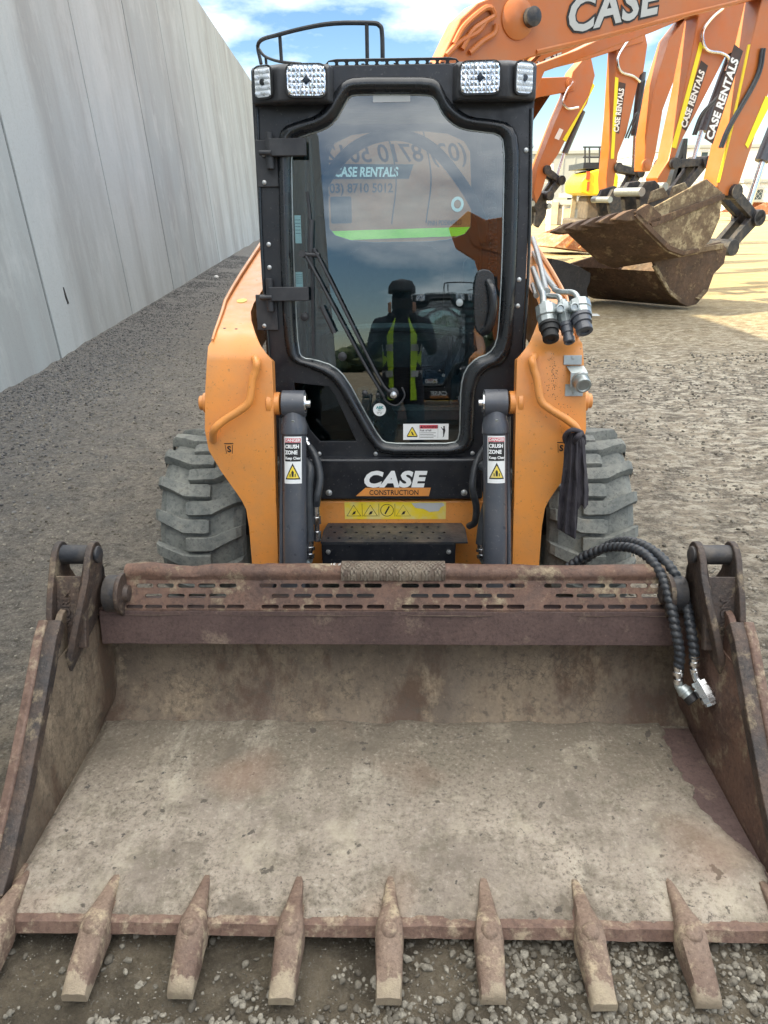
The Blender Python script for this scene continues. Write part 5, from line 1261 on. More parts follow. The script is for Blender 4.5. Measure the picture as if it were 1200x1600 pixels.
# ---- steel lines and quick couplers on the right arm
def TL3(pts, r, mat='zinc'): mb.tube(pts, r, seg=10)
mb = MB().mat('zinc')
def AY(px, py, yy): return onY(px, py, yy)
mb.tube([AY(833, 372, 3.6), AY(843, 408, 3.1), AY(852, 448, 2.72), AY(856, 455, 2.62)], 0.0105, seg=10); mb.tube([AY(833, 420, 3.1), AY(842, 445, 2.75), AY(849, 462, 2.62)], 0.0115, seg=10)
mb.tube([AY(834, 395, 3.5), AY(852, 430, 2.95), AY(868, 452, 2.65)], 0.0105, seg=10); mb.tube([AY(833, 445, 2.9), AY(838, 462, 2.7)], 0.010, seg=8, smooth_path=False)
mb.tube([AY(866, 452, 2.62), AY(875, 456, 2.56), AY(893, 457, 2.52), AY(901, 462, 2.50), AY(904, 474, 2.48)], 0.0095, seg=10); mb.tube([AY(851, 462, 2.60), AY(864, 463, 2.56), AY(874, 465, 2.52), AY(878, 479, 2.48)], 0.0095, seg=10); mb.tube([AY(848, 458, 2.60), AY(850, 480, 2.5), AY(852, 486, 2.47)], 0.0115, seg=10)
mb.build('steel_line', 'zinc', loader)
mb = MB().mat('zinc')
def blk(x0, y0, x1, y1, yy, r):
    a = AY(x0, y0, yy); b = AY(x1, y1, yy-0.05); d = (b-a); L = d.length
    mb.lathe(a, b, [(0, r*0.6), (L*0.12, r*0.62), (L*0.15, r), (L*0.55, r*1.02), (L*0.60, r*0.92), (L, r*0.92)], 10)
blk(852, 474, 857, 512, 2.50, 0.036); blk(878, 470, 885, 510, 2.50, 0.026); blk(903, 470, 909, 497, 2.50, 0.038)
mb.box(Vector(AY(858, 500, 2.50)), Vector(AY(918, 488, 2.47))); mb.box(Vector(AY(846, 502, 2.51)), Vector(AY(880, 484, 2.47)))
for x, y in ((875, 485), (897, 483)): q = AY(x, y, 2.43); mb.lathe(q+Vector((0, 0.02, 0)), q+Vector((0, -1, 0.3)), [(0, 0.015), (0.03, 0.015), (0.031, 0.010), (0.026, 0.009)], 12)
mb.box(Vector(AY(912, 494, 2.46)), Vector(AY(933, 490, 2.50))); mb.build('coupler_block', 'zinc', loader, bevel=0.003)
def nip(x0, y0, x1, y1, yy, r, mat='cylinder_grey'):
    a = AY(x0, y0, yy); b = AY(x1, y1, yy-0.045); L = (b-a).length
    m2 = MB().mat(mat); m2.lathe(a, b, [(0, r*1.15), (L*0.18, r*1.15), (L*0.2, r), (L*0.50, r*0.98), (L*0.53, r*0.80), (L*0.72, r*0.78), (L*0.74, r*0.9), (L*0.96, r*0.88), (L, r*0.7), (L*0.97, r*0.45), (L*0.9, r*0.4)], 18); m2.build('quick_coupler', mat, loader)
nip(858, 508, 861, 531, 2.44, 0.030, 'rubber_seal'); nip(884, 506, 890, 536, 2.45, 0.021, 'cylinder_grey'); nip(907, 494, 914, 519, 2.44, 0.031, 'cylinder_grey')
# bracket with plug on the arm face
mb = MB().mat('zinc'); q1, nn = onprof(895, 565); AF = Frame(onprof(897, 580)[0], (1, 0, 0), (0, 0.2, 1))
def au(x, y): return AF.uv(x, y)
def sheet(pts, d=0.004, l0=0.001): mb.prism(AF, [au(*p) for p in pts], l0, l0+d)
a, b = au(880, 570), au(909, 555); mb.rect(AF, a[0], a[1], b[0], b[1], 0.001, 0.005)
a1, b1 = au(884, 571), au(912, 571); a2, b2 = au(888, 580), au(914, 580)
mb.loft([[AF.P(a1[0], a1[1], 0.001), AF.P(b1[0], a1[1], 0.001), AF.P(b1[0], a1[1]-0.003, 0.001), AF.P(a1[0], a1[1]-0.003, 0.001)], [AF.P(a2[0], a2[1]-0.004, 0.045), AF.P(b2[0], a2[1]-0.004, 0.045), AF.P(b2[0], a2[1]-0.008, 0.045), AF.P(a2[0], a2[1]-0.008, 0.045)]])
a, b = au(886, 604), au(914, 580); mb.rect(AF, a[0], a[1], b[0], b[1]-0.004, 0.041, 0.045)
a, b = au(882, 619), au(911, 600); mb.rect(AF, a[0], a[1], b[0], b[1], 0.001, 0.005)
bk = mb.build('socket_bracket', 'zinc', loader, bevel=0.002)
mb = MB().mat('zinc'); c = au(901, 591); p = AF.P(c[0], c[1], 0.045); mb.lathe(p, p+Vector((0.10, -1, -0.35)), [(0, 0.027), (0.012, 0.029), (0.014, 0.025), (0.035, 0.024), (0.037, 0.027), (0.046, 0.026), (0.047, 0.020), (0.043, 0.018)], 26)
for x, y in ((895, 559), (896, 614)): c = au(x, y); mb.lathe(AF.P(*c, 0.005), AF.P(*c, 0.1), [(0, 0.006), (0.003, 0.005), (0.0035, 0)], 10)
mb.each('socket', 'zinc', bk)
# black scuffs beside the handrail
mb = MB().mat('ink'); rn = random.Random(9)
for _ in range(170):
    x = rn.gauss(864, 5) if rn.random() < 0.65 else rn.gauss(876, 16); y = rn.gauss(588, 20) if x < 872 else rn.gauss(640, 26)
    if not (822 < x < 910 and 548 < y < 700): continue
    q, nn = onprof(1240-x, y) if False else onprof(x, y)
    ff = Frame(q+nn*0.0003, (1, 0, 0), (0, 0.1, 1)); r = rn.uniform(0.0003, 0.0014); mb.prism(ff, [(r*math.cos(t*1.05)*rn.uniform(0.6, 1.5), r*math.sin(t*1.05)*rn.uniform(0.6, 2.0)) for t in range(6)], 0, 0.0003)
sc_ = mb.build('paint_scuff', 'ink', armR); sc_['kind'] = 'stuff'

# ---- cloth hanging from the handrail
q0 = Vector(AY(897, 688, 2.36)); rag_o = None
LT = [(0.0, 890, 904), (0.05, 885, 911), (0.12, 883, 914), (0.25, 881, 915), (0.4, 879, 916), (0.6, 875, 918), (0.8, 872, 920), (1.0, 871, 919)]
mb = MB().mat('rag_cloth'); g = []; nu = 60; nv = 60
for j in range(nv+1):
    t = j/nv; i = max(k for k in range(len(LT)-1) if LT[k][0] <= t); f_ = (t-LT[i][0])/(LT[i+1][0]-LT[i][0]); a0, a1 = (LT[i][k]*(1-f_)+LT[i+1][k]*f_ for k in (1, 2))
    r_ = []
    for k in range(nu+1):
        u = k/nu; bot = 826+16*min(1, u/0.55) if u < 0.60 else (842-50*min(1, (u-0.60)/0.06)+3*math.sin(u*30)); amp = 0.0035+0.006*min(1, t*2.5)
        uw = u + 0.035*fbm((u*2, t*3, 5), 2)
        fold = amp*(abs(math.sin(uw*11+0.9*fbm((t*1.5, 2, 0), 2)))-0.5)*1.6 + 0.35*amp*math.sin(uw*31+t*3) + 0.005*fbm((u*4, t*5, 0), 4) + 0.002*fbm((u*20, t*12, 3), 3)
        r_.append(mb.v(onY(a0+(a1-a0)*u, 676+(bot-676)*t, 2.335+fold-0.022*math.sin(math.pi*u)*(1-0.3*t))))
    g.append(r_)
for a, b in zip(g, g[1:]):
    for k in range(nu): mb._f([a[k], a[k+1], b[k+1], b[k]], True)
loop = [Y(884, 690, 2.345), Y(883, 680, 2.33), Y(893, 672, 2.31), Y(905, 674, 2.32), Y(911, 682, 2.35), Y(912, 694, 2.35)]
mb.tube(loop, 0.011, seg=8, flat=0.7); mb.tube([Y(897, 690, 2.32), Y(903, 682, 2.30), Y(908, 676, 2.33)], 0.010, seg=8)
rag = mb.build('rag', 'rag_cloth', None, base=q0, sharp=180)
sol = rag.modifiers.new('solid', 'SOLIDIFY'); sol.thickness = 0.002
tag(rag, 'dark purplish black cloth knotted on the orange handrail beside the front tyre', 'rag')

# ================================================================== EXCAVATOR ROW
AZ = R(25); EU = Vector((math.cos(AZ), math.sin(AZ), 0)); EW = Vector((-math.sin(AZ), math.cos(AZ), 0))
E0 = Vector((4.72, 12.35, 0))
def eframe(w): return Frame(E0 + EW*w, EU, (0, 0, 1))        # n points towards the viewer's side (-EW)
def P_(fr, L): return [fr.uv(x, y) for x, y in L]
def off(fr, d): return Frame(fr.o - fr.n*d, fr.u, fr.v)
GR = 'row of orange excavators with booms raised'
def rot_ang(fr, a, b):
    p, q = fr.uv(*a), fr.uv(*b); return math.atan2(q[1]-p[1], q[0]-p[0]), math.hypot(q[0]-p[0], q[1]-p[1]), p
def excavator(w, label, boom, stick, thick=0.32, stripe=None, stext=None, cyl=None, edge=None, boomtext=None, pins=(), body=True, pipes=(), uc=490, links=None, extra=None):
    fr = eframe(w); basep = Vector((fr.o.x, fr.o.y, 0)) - EU*5.0
    t = thing('excavator', label, 'excavator', basep, GR)
    bth = thick*1.05
    mb = MB().mat('excavator_orange'); mb.prism(off(fr, -0.03), P_(fr, boom), -bth, 0.0); bo = mb.build('boom', 'excavator_orange', t, bevel=0.02)
    mb = MB().mat('excavator_orange'); mb.prism(fr, P_(fr, stick), -thick, 0.0); so = mb.build('stick', 'excavator_orange', t, bevel=0.02)
    if edge:
        mb = MB().mat('yellow_paint')
        for seg_ in edge:
            P = [fr.P(*fr.uv(*p), 0.006) for p in seg_]; mb.tube(P, 0.022, seg=5, smooth_path=False)
        mb.build('sunlit_edge', 'yellow_paint', so)  # yellow line painted in for the sunlit corner of the stick
    if stripe:
        mb = MB().mat('yellow_tape'); mb.prism(fr, P_(fr, stripe), 0.002, 0.008); mb.build('reflective_tape', 'yellow_tape', so)
    if stext:
        a, b, wpx = stext; ang, L, p = rot_ang(fr, a, b); H = wpx
        mb = MB(); ca, sa = math.cos(ang), math.sin(ang)
        def q(x, y): return (p[0]+x*ca-y*sa, p[1]+x*sa+y*ca)
        mb.mat('sign_dark').prism(fr, [q(-0.01*L, -H*0.12), q(1.02*L, -H*0.12), q(1.04*L, H*0.88), q(0.01*L, H*0.88)], 0.002, 0.006)
        mb.mat('logo_white').text(fr, 'CASE RENTALS', *q(0.02*L, 0.05*H), H, 0.0065, 0.004, ang=ang, bold=H*0.038, sx=L/(H*7.7), space=1.03)
        mb.build('rental_sign', 'ink', so)
    if cyl:
        for (a, b, r, mname, nm) in cyl:
            mb = MB().mat(mname); c = off(fr, thick*0.5)
            mb.cyl(c.P(*c.uv(*a)), c.P(*c.uv(*b)), r, seg=16); mb.build(nm, mname, t)
    if pipes:
        mb = MB().mat(pipes[0])
        for P in pipes[1:]: mb.tube([fr.P(*fr.uv(*p), 0.05) for p in P], 0.028, seg=8)
        mb.build('hydraulic_pipe', pipes[0], t)
    if pins:
        mb = MB().mat('excavator_orange')
        for x, y, r in pins: c = fr.uv(x, y); mb.lathe(fr.P(*c, 0), fr.P(*c, 1), [(0, r), (0.05, r), (0.06, r*0.6), (0.07, r*0.6), (0.075, 0)], 20)
        mb.build('pin', 'excavator_orange', t)
    if links:
        for pts, r in links:
            mb = MB().mat('dark_steel'); c = off(fr, thick*0.5)
            for a, b in zip(pts, pts[1:]):
                A, B = c.P(*c.uv(*a)), c.P(*c.uv(*b))
                for dw in (-0.13, 0.13):
                    d = (B-A).normalized(); nrm = d.cross(fr.n).normalized()
                    o_ = fr.n*dw; mb.loft([[A+o_+nrm*r+fr.n*0.05, A+o_-nrm*r+fr.n*0.05, A+o_-nrm*r-fr.n*0.05, A+o_+nrm*r-fr.n*0.05], [B+o_+nrm*r*0.8+fr.n*0.05, B+o_-nrm*r*0.8+fr.n*0.05, B+o_-nrm*r*0.8-fr.n*0.05, B+o_+nrm*r*0.8-fr.n*0.05]])
                for e in (A, B): mb.cyl(e-fr.n*0.24, e+fr.n*0.24, r*1.35, seg=14)
            mb.build('bucket_link', 'dark_steel', t, bevel=0.008)
    if boomtext:
        a, b, H = boomtext; ang, L, p = rot_ang(fr, a, b)
        mb = MB().mat('ink').text(fr, 'CASE', *p, H, 0.034, 0.006, ang=ang, bold=H*0.075, shear=0.2, sx=L/(H*2.95), space=1.06); mb.mat('logo_grey').text(fr, 'CASE', *p, H, 0.042, 0.006, ang=ang, bold=H*0.030, shear=0.2, sx=L/(H*2.95), space=1.06); mb.build('logo_lettering', 'logo_grey', bo)
    if stext:                                              # hoses clipped along the edge of the stick
        a, b = stext[0], stext[1]
        for dx in (0.0, 4.0):
            mb = MB().mat('hose_black'); P = [(b[0]+30+dx, b[1]-6), (b[0]+20+dx, b[1]+40), (a[0]+24+dx, a[1]-26), (a[0]+10+dx, a[1]+8)]
            mb.tube([fr.P(*fr.uv(*p), 0.03) for p in P], 0.022, seg=7); mb.build('hydraulic_hose', 'hose_black', t)
    if body:
        # house, counterweight, cab and tracks; u measured back along the boom direction
        b0 = off(fr, 0.21)          # machine centre plane
        sp0 = Frame(b0.P(0, 0, 1.1), fr.u, fr.v); c0 = sp0.uv(uc, 320)[0]
        def B(u, v, wv): return b0.P(c0+u, v, wv)
        mb = MB().mat('excavator_orange')
        side = [(0.05, 1.15), (-0.02, 1.9), (0.10, 2.28), (0.5, 2.42), (1.6, 2.42), (1.95, 2.30), (2.3, 1.95), (2.6, 1.60), (2.62, 1.15)]
        sidef = Frame(b0.P(c0, 0, 1.1), fr.u, fr.v); mb.prism(sidef, side, -2.2, 0.0); mb.build('house', 'excavator_orange', t, bevel=0.05)
        mb = MB().mat('lime'); mb.prism(sidef, [(0.08, 1.24), (2.55, 1.24), (2.55, 1.34), (0.08, 1.34)], 0.002, 0.010); mb.build('reflective_tape', 'lime', t)
        mb = MB().mat('ink')
        for u in (0.95, 1.40): mb.tube([sidef.P(u, 1.4, 0.003), sidef.P(u+0.06*(u < 1.5), 1.9, 0.003), sidef.P(u-0.05*(u < 1.5), 2.38, 0.003)], 0.008, seg=5)
        mb.prism(sidef, rrect(0.20, 1.42, 0.45, 1.70, 0.02), 0.001, 0.006); mb.prism(sidef, [(2.2, 1.45), (2.37, 1.45), (2.37, 1.58), (2.2, 1.58)], 0.001, 0.006)
        mb.each('panel_gap', 'ink', t)
        mb = MB(); mb.mat('ink').prism(sidef, [(0.21, 1.88), (1.17, 1.88), (1.23, 2.03), (0.27, 2.03)], 0.002, 0.005); mb.mat('logo_white').text(sidef, 'CASE RENTALS', 0.25, 1.905, 0.135, 0.0055, 0.003, bold=0.004, shear=0.15, sx=0.86)
        mb.mat('ink').text(sidef, '(03) 8710 5012', 0.15, 1.74, 0.135, 0.003, 0.003, bold=0.002, sx=0.98); mb.text(sidef, 'PNH PDD048823', 1.42, 1.37, 0.08, 0.003, 0.003, sx=0.8)
        mb.mat('logo_white').prism(sidef, circ(1.82, 1.60, 0.085, 20), 0.002, 0.006, holes=[circ(1.82, 1.60, 0.05, 20)]); mb.build('rental_sign', 'ink', t)
        for ws in (-1.15, 0.65):
            mb = MB().mat('track_steel'); tf = Frame(b0.P(c0, 0, -ws), fr.u, fr.v)
            o_ = [(0.1, 0.45), (0.25, 0.18), (0.55, 0.03), (2.95, 0.03), (3.3, 0.18), (3.45, 0.45), (3.3, 0.75), (2.9, 0.90), (0.6, 0.90), (0.25, 0.75)]; mb.prism(tf, [(a-0.4, b) for a, b in o_], -0.5, 0.0)
            for k in range(20): mb.box(tf.P(0.1+k*0.16, 0.885, -0.5)*1.0, tf.P(0.1+k*0.16+0.05, 0.93, 0.0)) if False else None
            mb.build('track', 'track_steel', t, bevel=0.03)
        mb = MB().mat('black_panel'); mb.prism(Frame(b0.P(c0, 0, 0.8), fr.u, fr.v), [(1.0, 0.6), (2.6, 0.6), (2.6, 1.15), (1.0, 1.15)], -1.6, 0); mb.build('slew_base', 'black_panel', t)
        cf_ = Frame(b0.P(c0, 0, -0.25), fr.u, fr.v)
        co = [(1.75, 1.2), (1.75, 2.88), (1.9, 2.98), (2.8, 2.95), (3.1, 1.9), (3.1, 1.2)]
        mb = MB().mat('black_panel'); mb.prism(cf_, co, -1.0, 0.0, holes=[[(1.86, 1.75), (1.86, 2.80), (2.72, 2.80), (2.98, 1.9), (2.98, 1.75)]]); mb.build('operator_cab', 'black_panel', t, bevel=0.02)
        mb = MB().mat('teal_glass'); mb.prism(cf_, [(1.86, 1.75), (1.86, 2.80), (2.72, 2.80), (2.98, 1.9), (2.98, 1.75)], -0.98, -0.02); mb.build('cab_window', 'teal_glass', t)
    if extra: extra(t, fr)
    return t
# nearest machine: big boom across the top
def ex1(t, fr):
    mb = MB().mat('excavator_orange')
    for P in ([(706, 70), (722, 42), (752, 16), (764, 14)], [(718, 78), (734, 50), (756, 34), (768, 26), (764, 14)], [(730, 84), (750, 66), (768, 54), (772, 40)], [(694, 88), (716, 66), (742, 52), (756, 34)]):
        mb.tube([fr.P(*fr.uv(*p), 0.06) for p in P], 0.035, seg=7)
    mb.build('boom_pipe', 'excavator_orange', t)
    mb = MB().mat('excavator_orange'); mb.tube([fr.P(*fr.uv(*p), 0.03) for p in ((836, 82), (930, 60), (1060, 26), (1165, 0), (1250, -26))], 0.03, seg=6); mb.build('boom_edge', 'excavator_orange', t)
    mb = MB().mat('dark_steel'); c = fr.uv(822, 30); mb.lathe(fr.P(*c, -0.1), fr.P(*c, 1), [(0, 0.11), (0.28, 0.11), (0.30, 0.06)], 18); mb.build('ram_eye', 'dark_steel', t)
    mb = MB().mat('excavator_orange'); c = fr.uv(806, 30); mb.lathe(fr.P(*c, 0), fr.P(*c, 1), [(0, 0.24), (0.05, 0.23), (0.09, 0.15), (0.10, 0)], 24); mb.build('boom_boss', 'excavator_orange', t)
excavator(0, 'nearest orange excavator, its big boom with grey lettering crossing the top over the loader cab', 
 [(560, 330), (640, 300), (686, 112), (760, 112), (835, 88), (930, 64), (1060, 30), (1165, 0), (1262, -30), (1300, -110), (1200, -150), (1050, -112), (900, -52), (800, -18), (745, 5), (718, 30), (690, 88), (600, 250)],
 [(1192, -6), (1238, -120), (1300, -160), (1330, -90), (1300, -20), (1250, 20), (1205, 135), (1176, 225), (1152, 298), (1142, 306), (1128, 304), (1120, 292)],
 stripe=[(1200, 152), (1206, 158), (1168, 232), (1164, 226), (1196, 150)], edge=[[(1170, 70), (1144, 195), (1122, 285)]], stext=((1112, 223), (1158, 82), 0.20),
 cyl=[((822, 30), (786, 104), 0.075, 'chrome', 'lift_ram'), ((1215, 190), (1190, 252), 0.11, 'cylinder_grey', 'bucket_cylinder'), ((1196, 240), (1166, 332), 0.055, 'chrome', 'bucket_ram')],
 boomtext=((882, 53), (1052, 14), 0.52), pins=((1240, -60, 0.2),), extra=ex1, links=[([(1134, 300), (1169, 340)], 0.085), ([(1169, 340), (1128, 386)], 0.095)])
# second machine
excavator(2.1, 'second excavator from the front of the row, lettered stick dropping to a dark bucket link',
 [(700, 330), (790, 130), (835, 98), (900, 72), (1008, 40), (1085, 18), (1100, -40), (1060, -40), (900, 30), (780, 150)],
 [(1092, 26), (1078, 12), (1084, -22), (1108, -40), (1160, -30), (1168, 24), (1158, 60), (1152, 78), (1135, 86), (1098, 158), (1062, 226), (1040, 290), (1030, 292), (1027, 278), (1045, 250), (1069, 140)],
 stripe=[(1093, 66), (1099, 68), (1056, 232), (1049, 230)], stext=((1071, 203), (1104, 104), 0.19),
 cyl=[((1146, 78), (1098, 205), 0.085, 'cylinder_grey', 'bucket_cylinder'), ((1098, 200), (1084, 250), 0.045, 'chrome', 'bucket_ram')], pipes=('chrome', [(1126, 14), (1108, 30), (1094, 52), (1100, 78), (1124, 84), (1136, 94), (1130, 112)]), links=[([(1042, 256), (1092, 254)], 0.075), ([(1092, 254), (1056, 300)], 0.08)], uc=520)
# curved boom lit from the left, no stick lettering
excavator(4.4, 'excavator whose bright edged stick hangs between two lettered sticks', 
 [(760, 320), (830, 104), (900, 78), (1000, 30), (1070, -10), (1090, 20), (1020, 50), (930, 84), (850, 112)],
 [(1074, 26), (1084, 20), (1090, 40), (1072, 92), (1052, 130), (1036, 172), (1024, 244), (1016, 268), (1006, 268), (1009, 214), (1024, 132), (1046, 62)],
 uc=535, pins=((1008, 258, 0.12),))
excavator(6.4, 'third lettered excavator, stick with a long yellow stripe ending above dark bucket linkage',
 [(720, 330), (780, 130), (836, 84), (900, 66), (974, 46), (1000, 40), (1004, 66), (978, 74), (915, 94), (838, 113), (790, 150), (750, 330)],
 [(964, 76), (965, 52), (985, 42), (1006, 40), (1012, 70), (1006, 112), (1000, 118), (990, 160), (979, 208), (966, 240), (958, 300), (948, 300), (947, 280), (957, 180)],
 stripe=[(961, 120), (966, 122), (959, 248), (954, 248)], stext=((966, 208), (976, 132), 0.21),
 cyl=[((1003, 113), (992, 212), 0.10, 'cylinder_grey', 'bucket_cylinder'), ((993, 205), (990, 262), 0.05, 'chrome', 'bucket_ram')], pipes=('chrome', [(988, 52), (972, 74), (963, 92), (968, 112), (988, 120), (998, 128)]), boomtext=((838, 106), (884, 92), 0.42), uc=545, links=[([(958, 262), (992, 270)], 0.085), ([(992, 270), (976, 300)], 0.09)], extra=None)
def ex4(t, fr):
    mb = MB().mat('white_decal'); mb.prism(fr, P_(fr, [(866, 216), (874, 200), (880, 203), (873, 219)]), 0.004, 0.01); mb.build('sticker', 'white_decal', t)
excavator(8.2, 'excavator at the left end of the row, slim stick hanging right beside the loader cab',
 [(700, 330), (790, 180), (836, 122), (888, 120), (899, 128), (896, 142), (842, 152), (800, 168), (750, 330)],
 [(886, 150), (895, 112), (912, 92), (924, 90), (930, 118), (918, 162), (896, 196), (872, 242), (858, 262), (846, 302), (838, 318), (834, 300), (840, 262), (868, 190)],
 stripe=[(926, 130), (929, 134), (884, 222), (879, 218), (920, 150)], pins=((889, 131, 0.13),),
 cyl=[((910, 174), (882, 240), 0.085, 'cylinder_grey', 'bucket_cylinder'), ((882, 238), (870, 278), 0.045, 'chrome', 'bucket_ram')], pipes=('chrome', [(893, 128), (884, 142), (878, 160), (886, 170), (902, 168)]), uc=555, links=[([(848, 266), (870, 282)], 0.085), ([(870, 282), (852, 306)], 0.09)], extra=ex4)

# ---- excavator buckets: side plates, shell, teeth across the width
def xbucket(w, side, label, width, mats, drop=0.0, teeth=None, ribs=None, name='excavator_bucket', wang=0.0, curl=None, lug=None):
    fr = eframe(w); S = P_(fr, side); b0 = fr.P(*S[0]); 
    cx = sum(a for a, b in S)/len(S); base = fr.P(cx, 0)
    t = thing(name, label, 'bucket', Vector((base.x, base.y, 0)))
    ww = -fr.n  # away
    ca, sa = math.cos(wang), math.sin(wang); wd = (ww*ca + fr.u*(-sa) + Vector((0, 0, -drop))).normalized()
    def PP(uv, d): return fr.P(*uv) + wd*d
    # shell: the curved run of points 'curl' (indices) swept across the width
    mb = MB().mat(mats[0]); i0, i1 = curl; run = [S[k] for k in range(i0, i1+1)]
    V = [[mb.v(PP(p, d)) for p in run] for d in (0.02, width-0.02)]
    cen = (cx, sum(b for a, b in S)/len(S)); inner = [(p[0]+(cen[0]-p[0])*0.04, p[1]+(cen[1]-p[1])*0.04) for p in run]
    VI = [[mb.v(PP(p, d)) for p in inner] for d in (0.02, width-0.02)]
    for k in range(len(run)-1):
        mb._f([V[0][k], V[1][k], V[1][k+1], V[0][k+1]], True); mb._f([VI[0][k], VI[0][k+1], VI[1][k+1], VI[1][k]], True)
    mb._f([V[0][0], VI[0][0], VI[1][0], V[1][0]]); mb._f([V[0][-1], V[1][-1], VI[1][-1], VI[0][-1]])
    mb.build('shell', mats[0], t, sharp=50, flatshade=False)
    for d in (0.0, width-0.04):
        Q = S if d == 0 else run
        mb = MB().mat(mats[1]); A = [mb.v(PP(p, d)) for p in Q]; B = [mb.v(PP(p, d+0.04)) for p in Q]; mb._f(A); mb._f(B[::-1])
        for k in range(len(Q)): mb._f([A[k], B[k], B[(k+1) % len(Q)], A[(k+1) % len(Q)]])
        mb.build('side_plate', mats[1], t, bevel=0.012)
    if ribs:
        mb = MB().mat(mats[2])
        for r in ribs:
            q = [fr.uv(*p) for p in r]; A = [mb.v(PP(p, -0.002)) for p in q]; B = [mb.v(PP(p, -0.035)) for p in q]; mb._f(B); n_ = len(q)
            for k in range(n_): mb._f([A[k], B[k], B[(k+1) % n_], A[(k+1) % n_]])
        mb.build('wear_strip', mats[2], t, bevel=0.006)
    if teeth:
        p0, p1, nT, L = teeth   # lip point of near side, pixel; direction
        a = fr.uv(*p0); b = fr.uv(*p1); d = Vector((b[0]-a[0], b[1]-a[1])); d.normalize(); nn = Vector((-d.y, d.x))
        for k in range(nT):
            dd = 0.06+(width-0.12)*k/(nT-1); mb = MB().mat(mats[2]); rg = []
            for tt, hw_, th in ((-0.22, 0.07, 0.03), (0.0, 0.075, 0.075), (0.10, 0.06, 0.06), (L, 0.045, 0.012)):
                c = Vector(a) + d*tt; rg.append([PP(c+nn*th, dd-hw_), PP(c+nn*th, dd+hw_), PP(c-nn*th, dd+hw_), PP(c-nn*th, dd-hw_)])
            mb.loft(rg); mb.build('tooth', mats[2], t, bevel=0.006)
    if lug:
        mb = MB().mat(mats[1])
        for d in (width*0.32, width*0.62):
            q = [fr.uv(*p) for p in lug]; A = [mb.v(PP(p, d)) for p in q]; B = [mb.v(PP(p, d+0.05)) for p in q]; n_ = len(q); mb._f(A); mb._f(B[::-1])
            for k in range(n_): mb._f([A[k], B[k], B[(k+1) % n_], A[(k+1) % n_]])
        mb.each('lug', mats[1], t, bevel=0.01)
    return t
# lower bucket on the ground, upper toothed bucket lying on it
low = [(1018, 399), (1127, 378), (1136, 388), (1132, 412), (1116, 428), (1106, 456), (1088, 476), (1074, 479), (1058, 471), (1042, 453), (1026, 424)]
xbucket(-0.25, low, 'big rust brown bucket on the ground under a toothed one', 1.65, ('bucket_brown', 'bucket_brown', 'bucket_dirty'), curl=(2, 10), wang=R(24), teeth=None,
 ribs=[[(1018, 416), (1022, 412), (1044, 452), (1062, 466), (1058, 471), (1042, 458)], [(1086, 466), (1100, 452), (1102, 456), (1090, 468)], [(1018, 399), (1127, 380), (1129, 388), (1020, 407)]], lug=[(1100, 384), (1112, 350), (1124, 346), (1132, 384)])
upp = [(1010, 318), (1023, 323), (1060, 303), (1105, 279), (1130, 301), (1125, 342), (1111, 374), (1092, 396), (1064, 402), (1042, 393), (1016, 367), (985, 335)]
xbucket(-0.62, upp, 'upper bucket of the stacked pair, mud caked side and a row of pointed teeth', 1.02, ('bucket_brown', 'bucket_dirty', 'bucket_brown'), curl=(4, 11), wang=R(30), drop=0.20, teeth=((988, 336), (962, 342), 5, 0.26),
 ribs=[[(988, 338), (994, 333), (1020, 360), (1044, 384), (1066, 393), (1088, 388), (1090, 394), (1065, 400), (1042, 392), (1016, 367)], [(1012, 345), (1128, 303), (1130, 311), (1016, 356)], [(988, 332), (1010, 319), (1030, 336), (1028, 346), (1004, 352)]], lug=[(1086, 302), (1092, 282), (1108, 276), (1116, 292)])
# coupler assembly hanging on the second stick
def coupler(w, pts, label):
    fr = eframe(w); a = fr.P(*fr.uv(*pts[0])); t = thing('quick_hitch', label, 'hitch', Vector((a.x, a.y, 0)))
    mb = MB().mat('dark_steel'); mb.prism(fr, P_(fr, pts), -0.10, 0.0); mb.prism(off(fr, 0.38), P_(fr, pts), -0.10, 0.0); mb.build('cheek', 'dark_steel', t, bevel=0.012)
    mb = MB().mat('zinc')
    for k in (1, len(pts)//2): c = fr.uv(*pts[k]); mb.cyl(fr.P(*c, 0.08), fr.P(*c, -0.55), 0.07, seg=16)
    mb.build('pin', 'zinc', t)
coupler(1.2, [(1002, 332), (998, 300), (1008, 284), (1024, 282), (1034, 292), (1056, 300), (1062, 312), (1050, 326), (1030, 334)], 'dark quick hitch between the lettered stick and the stacked buckets')
coupler(5.6, [(956, 340), (950, 312), (958, 296), (978, 290), (990, 300), (994, 322), (984, 338), (970, 348)], 'dark quick hitch hanging below the third stick')
coupler(8.3, [(838, 330), (830, 318), (836, 300), (850, 302), (856, 322), (852, 340), (842, 356), (836, 352)], 'dark quick hitch beside the right edge of the loader cab')
far1 = [(872, 376), (884, 362), (930, 352), (946, 372), (942, 390), (900, 392)]
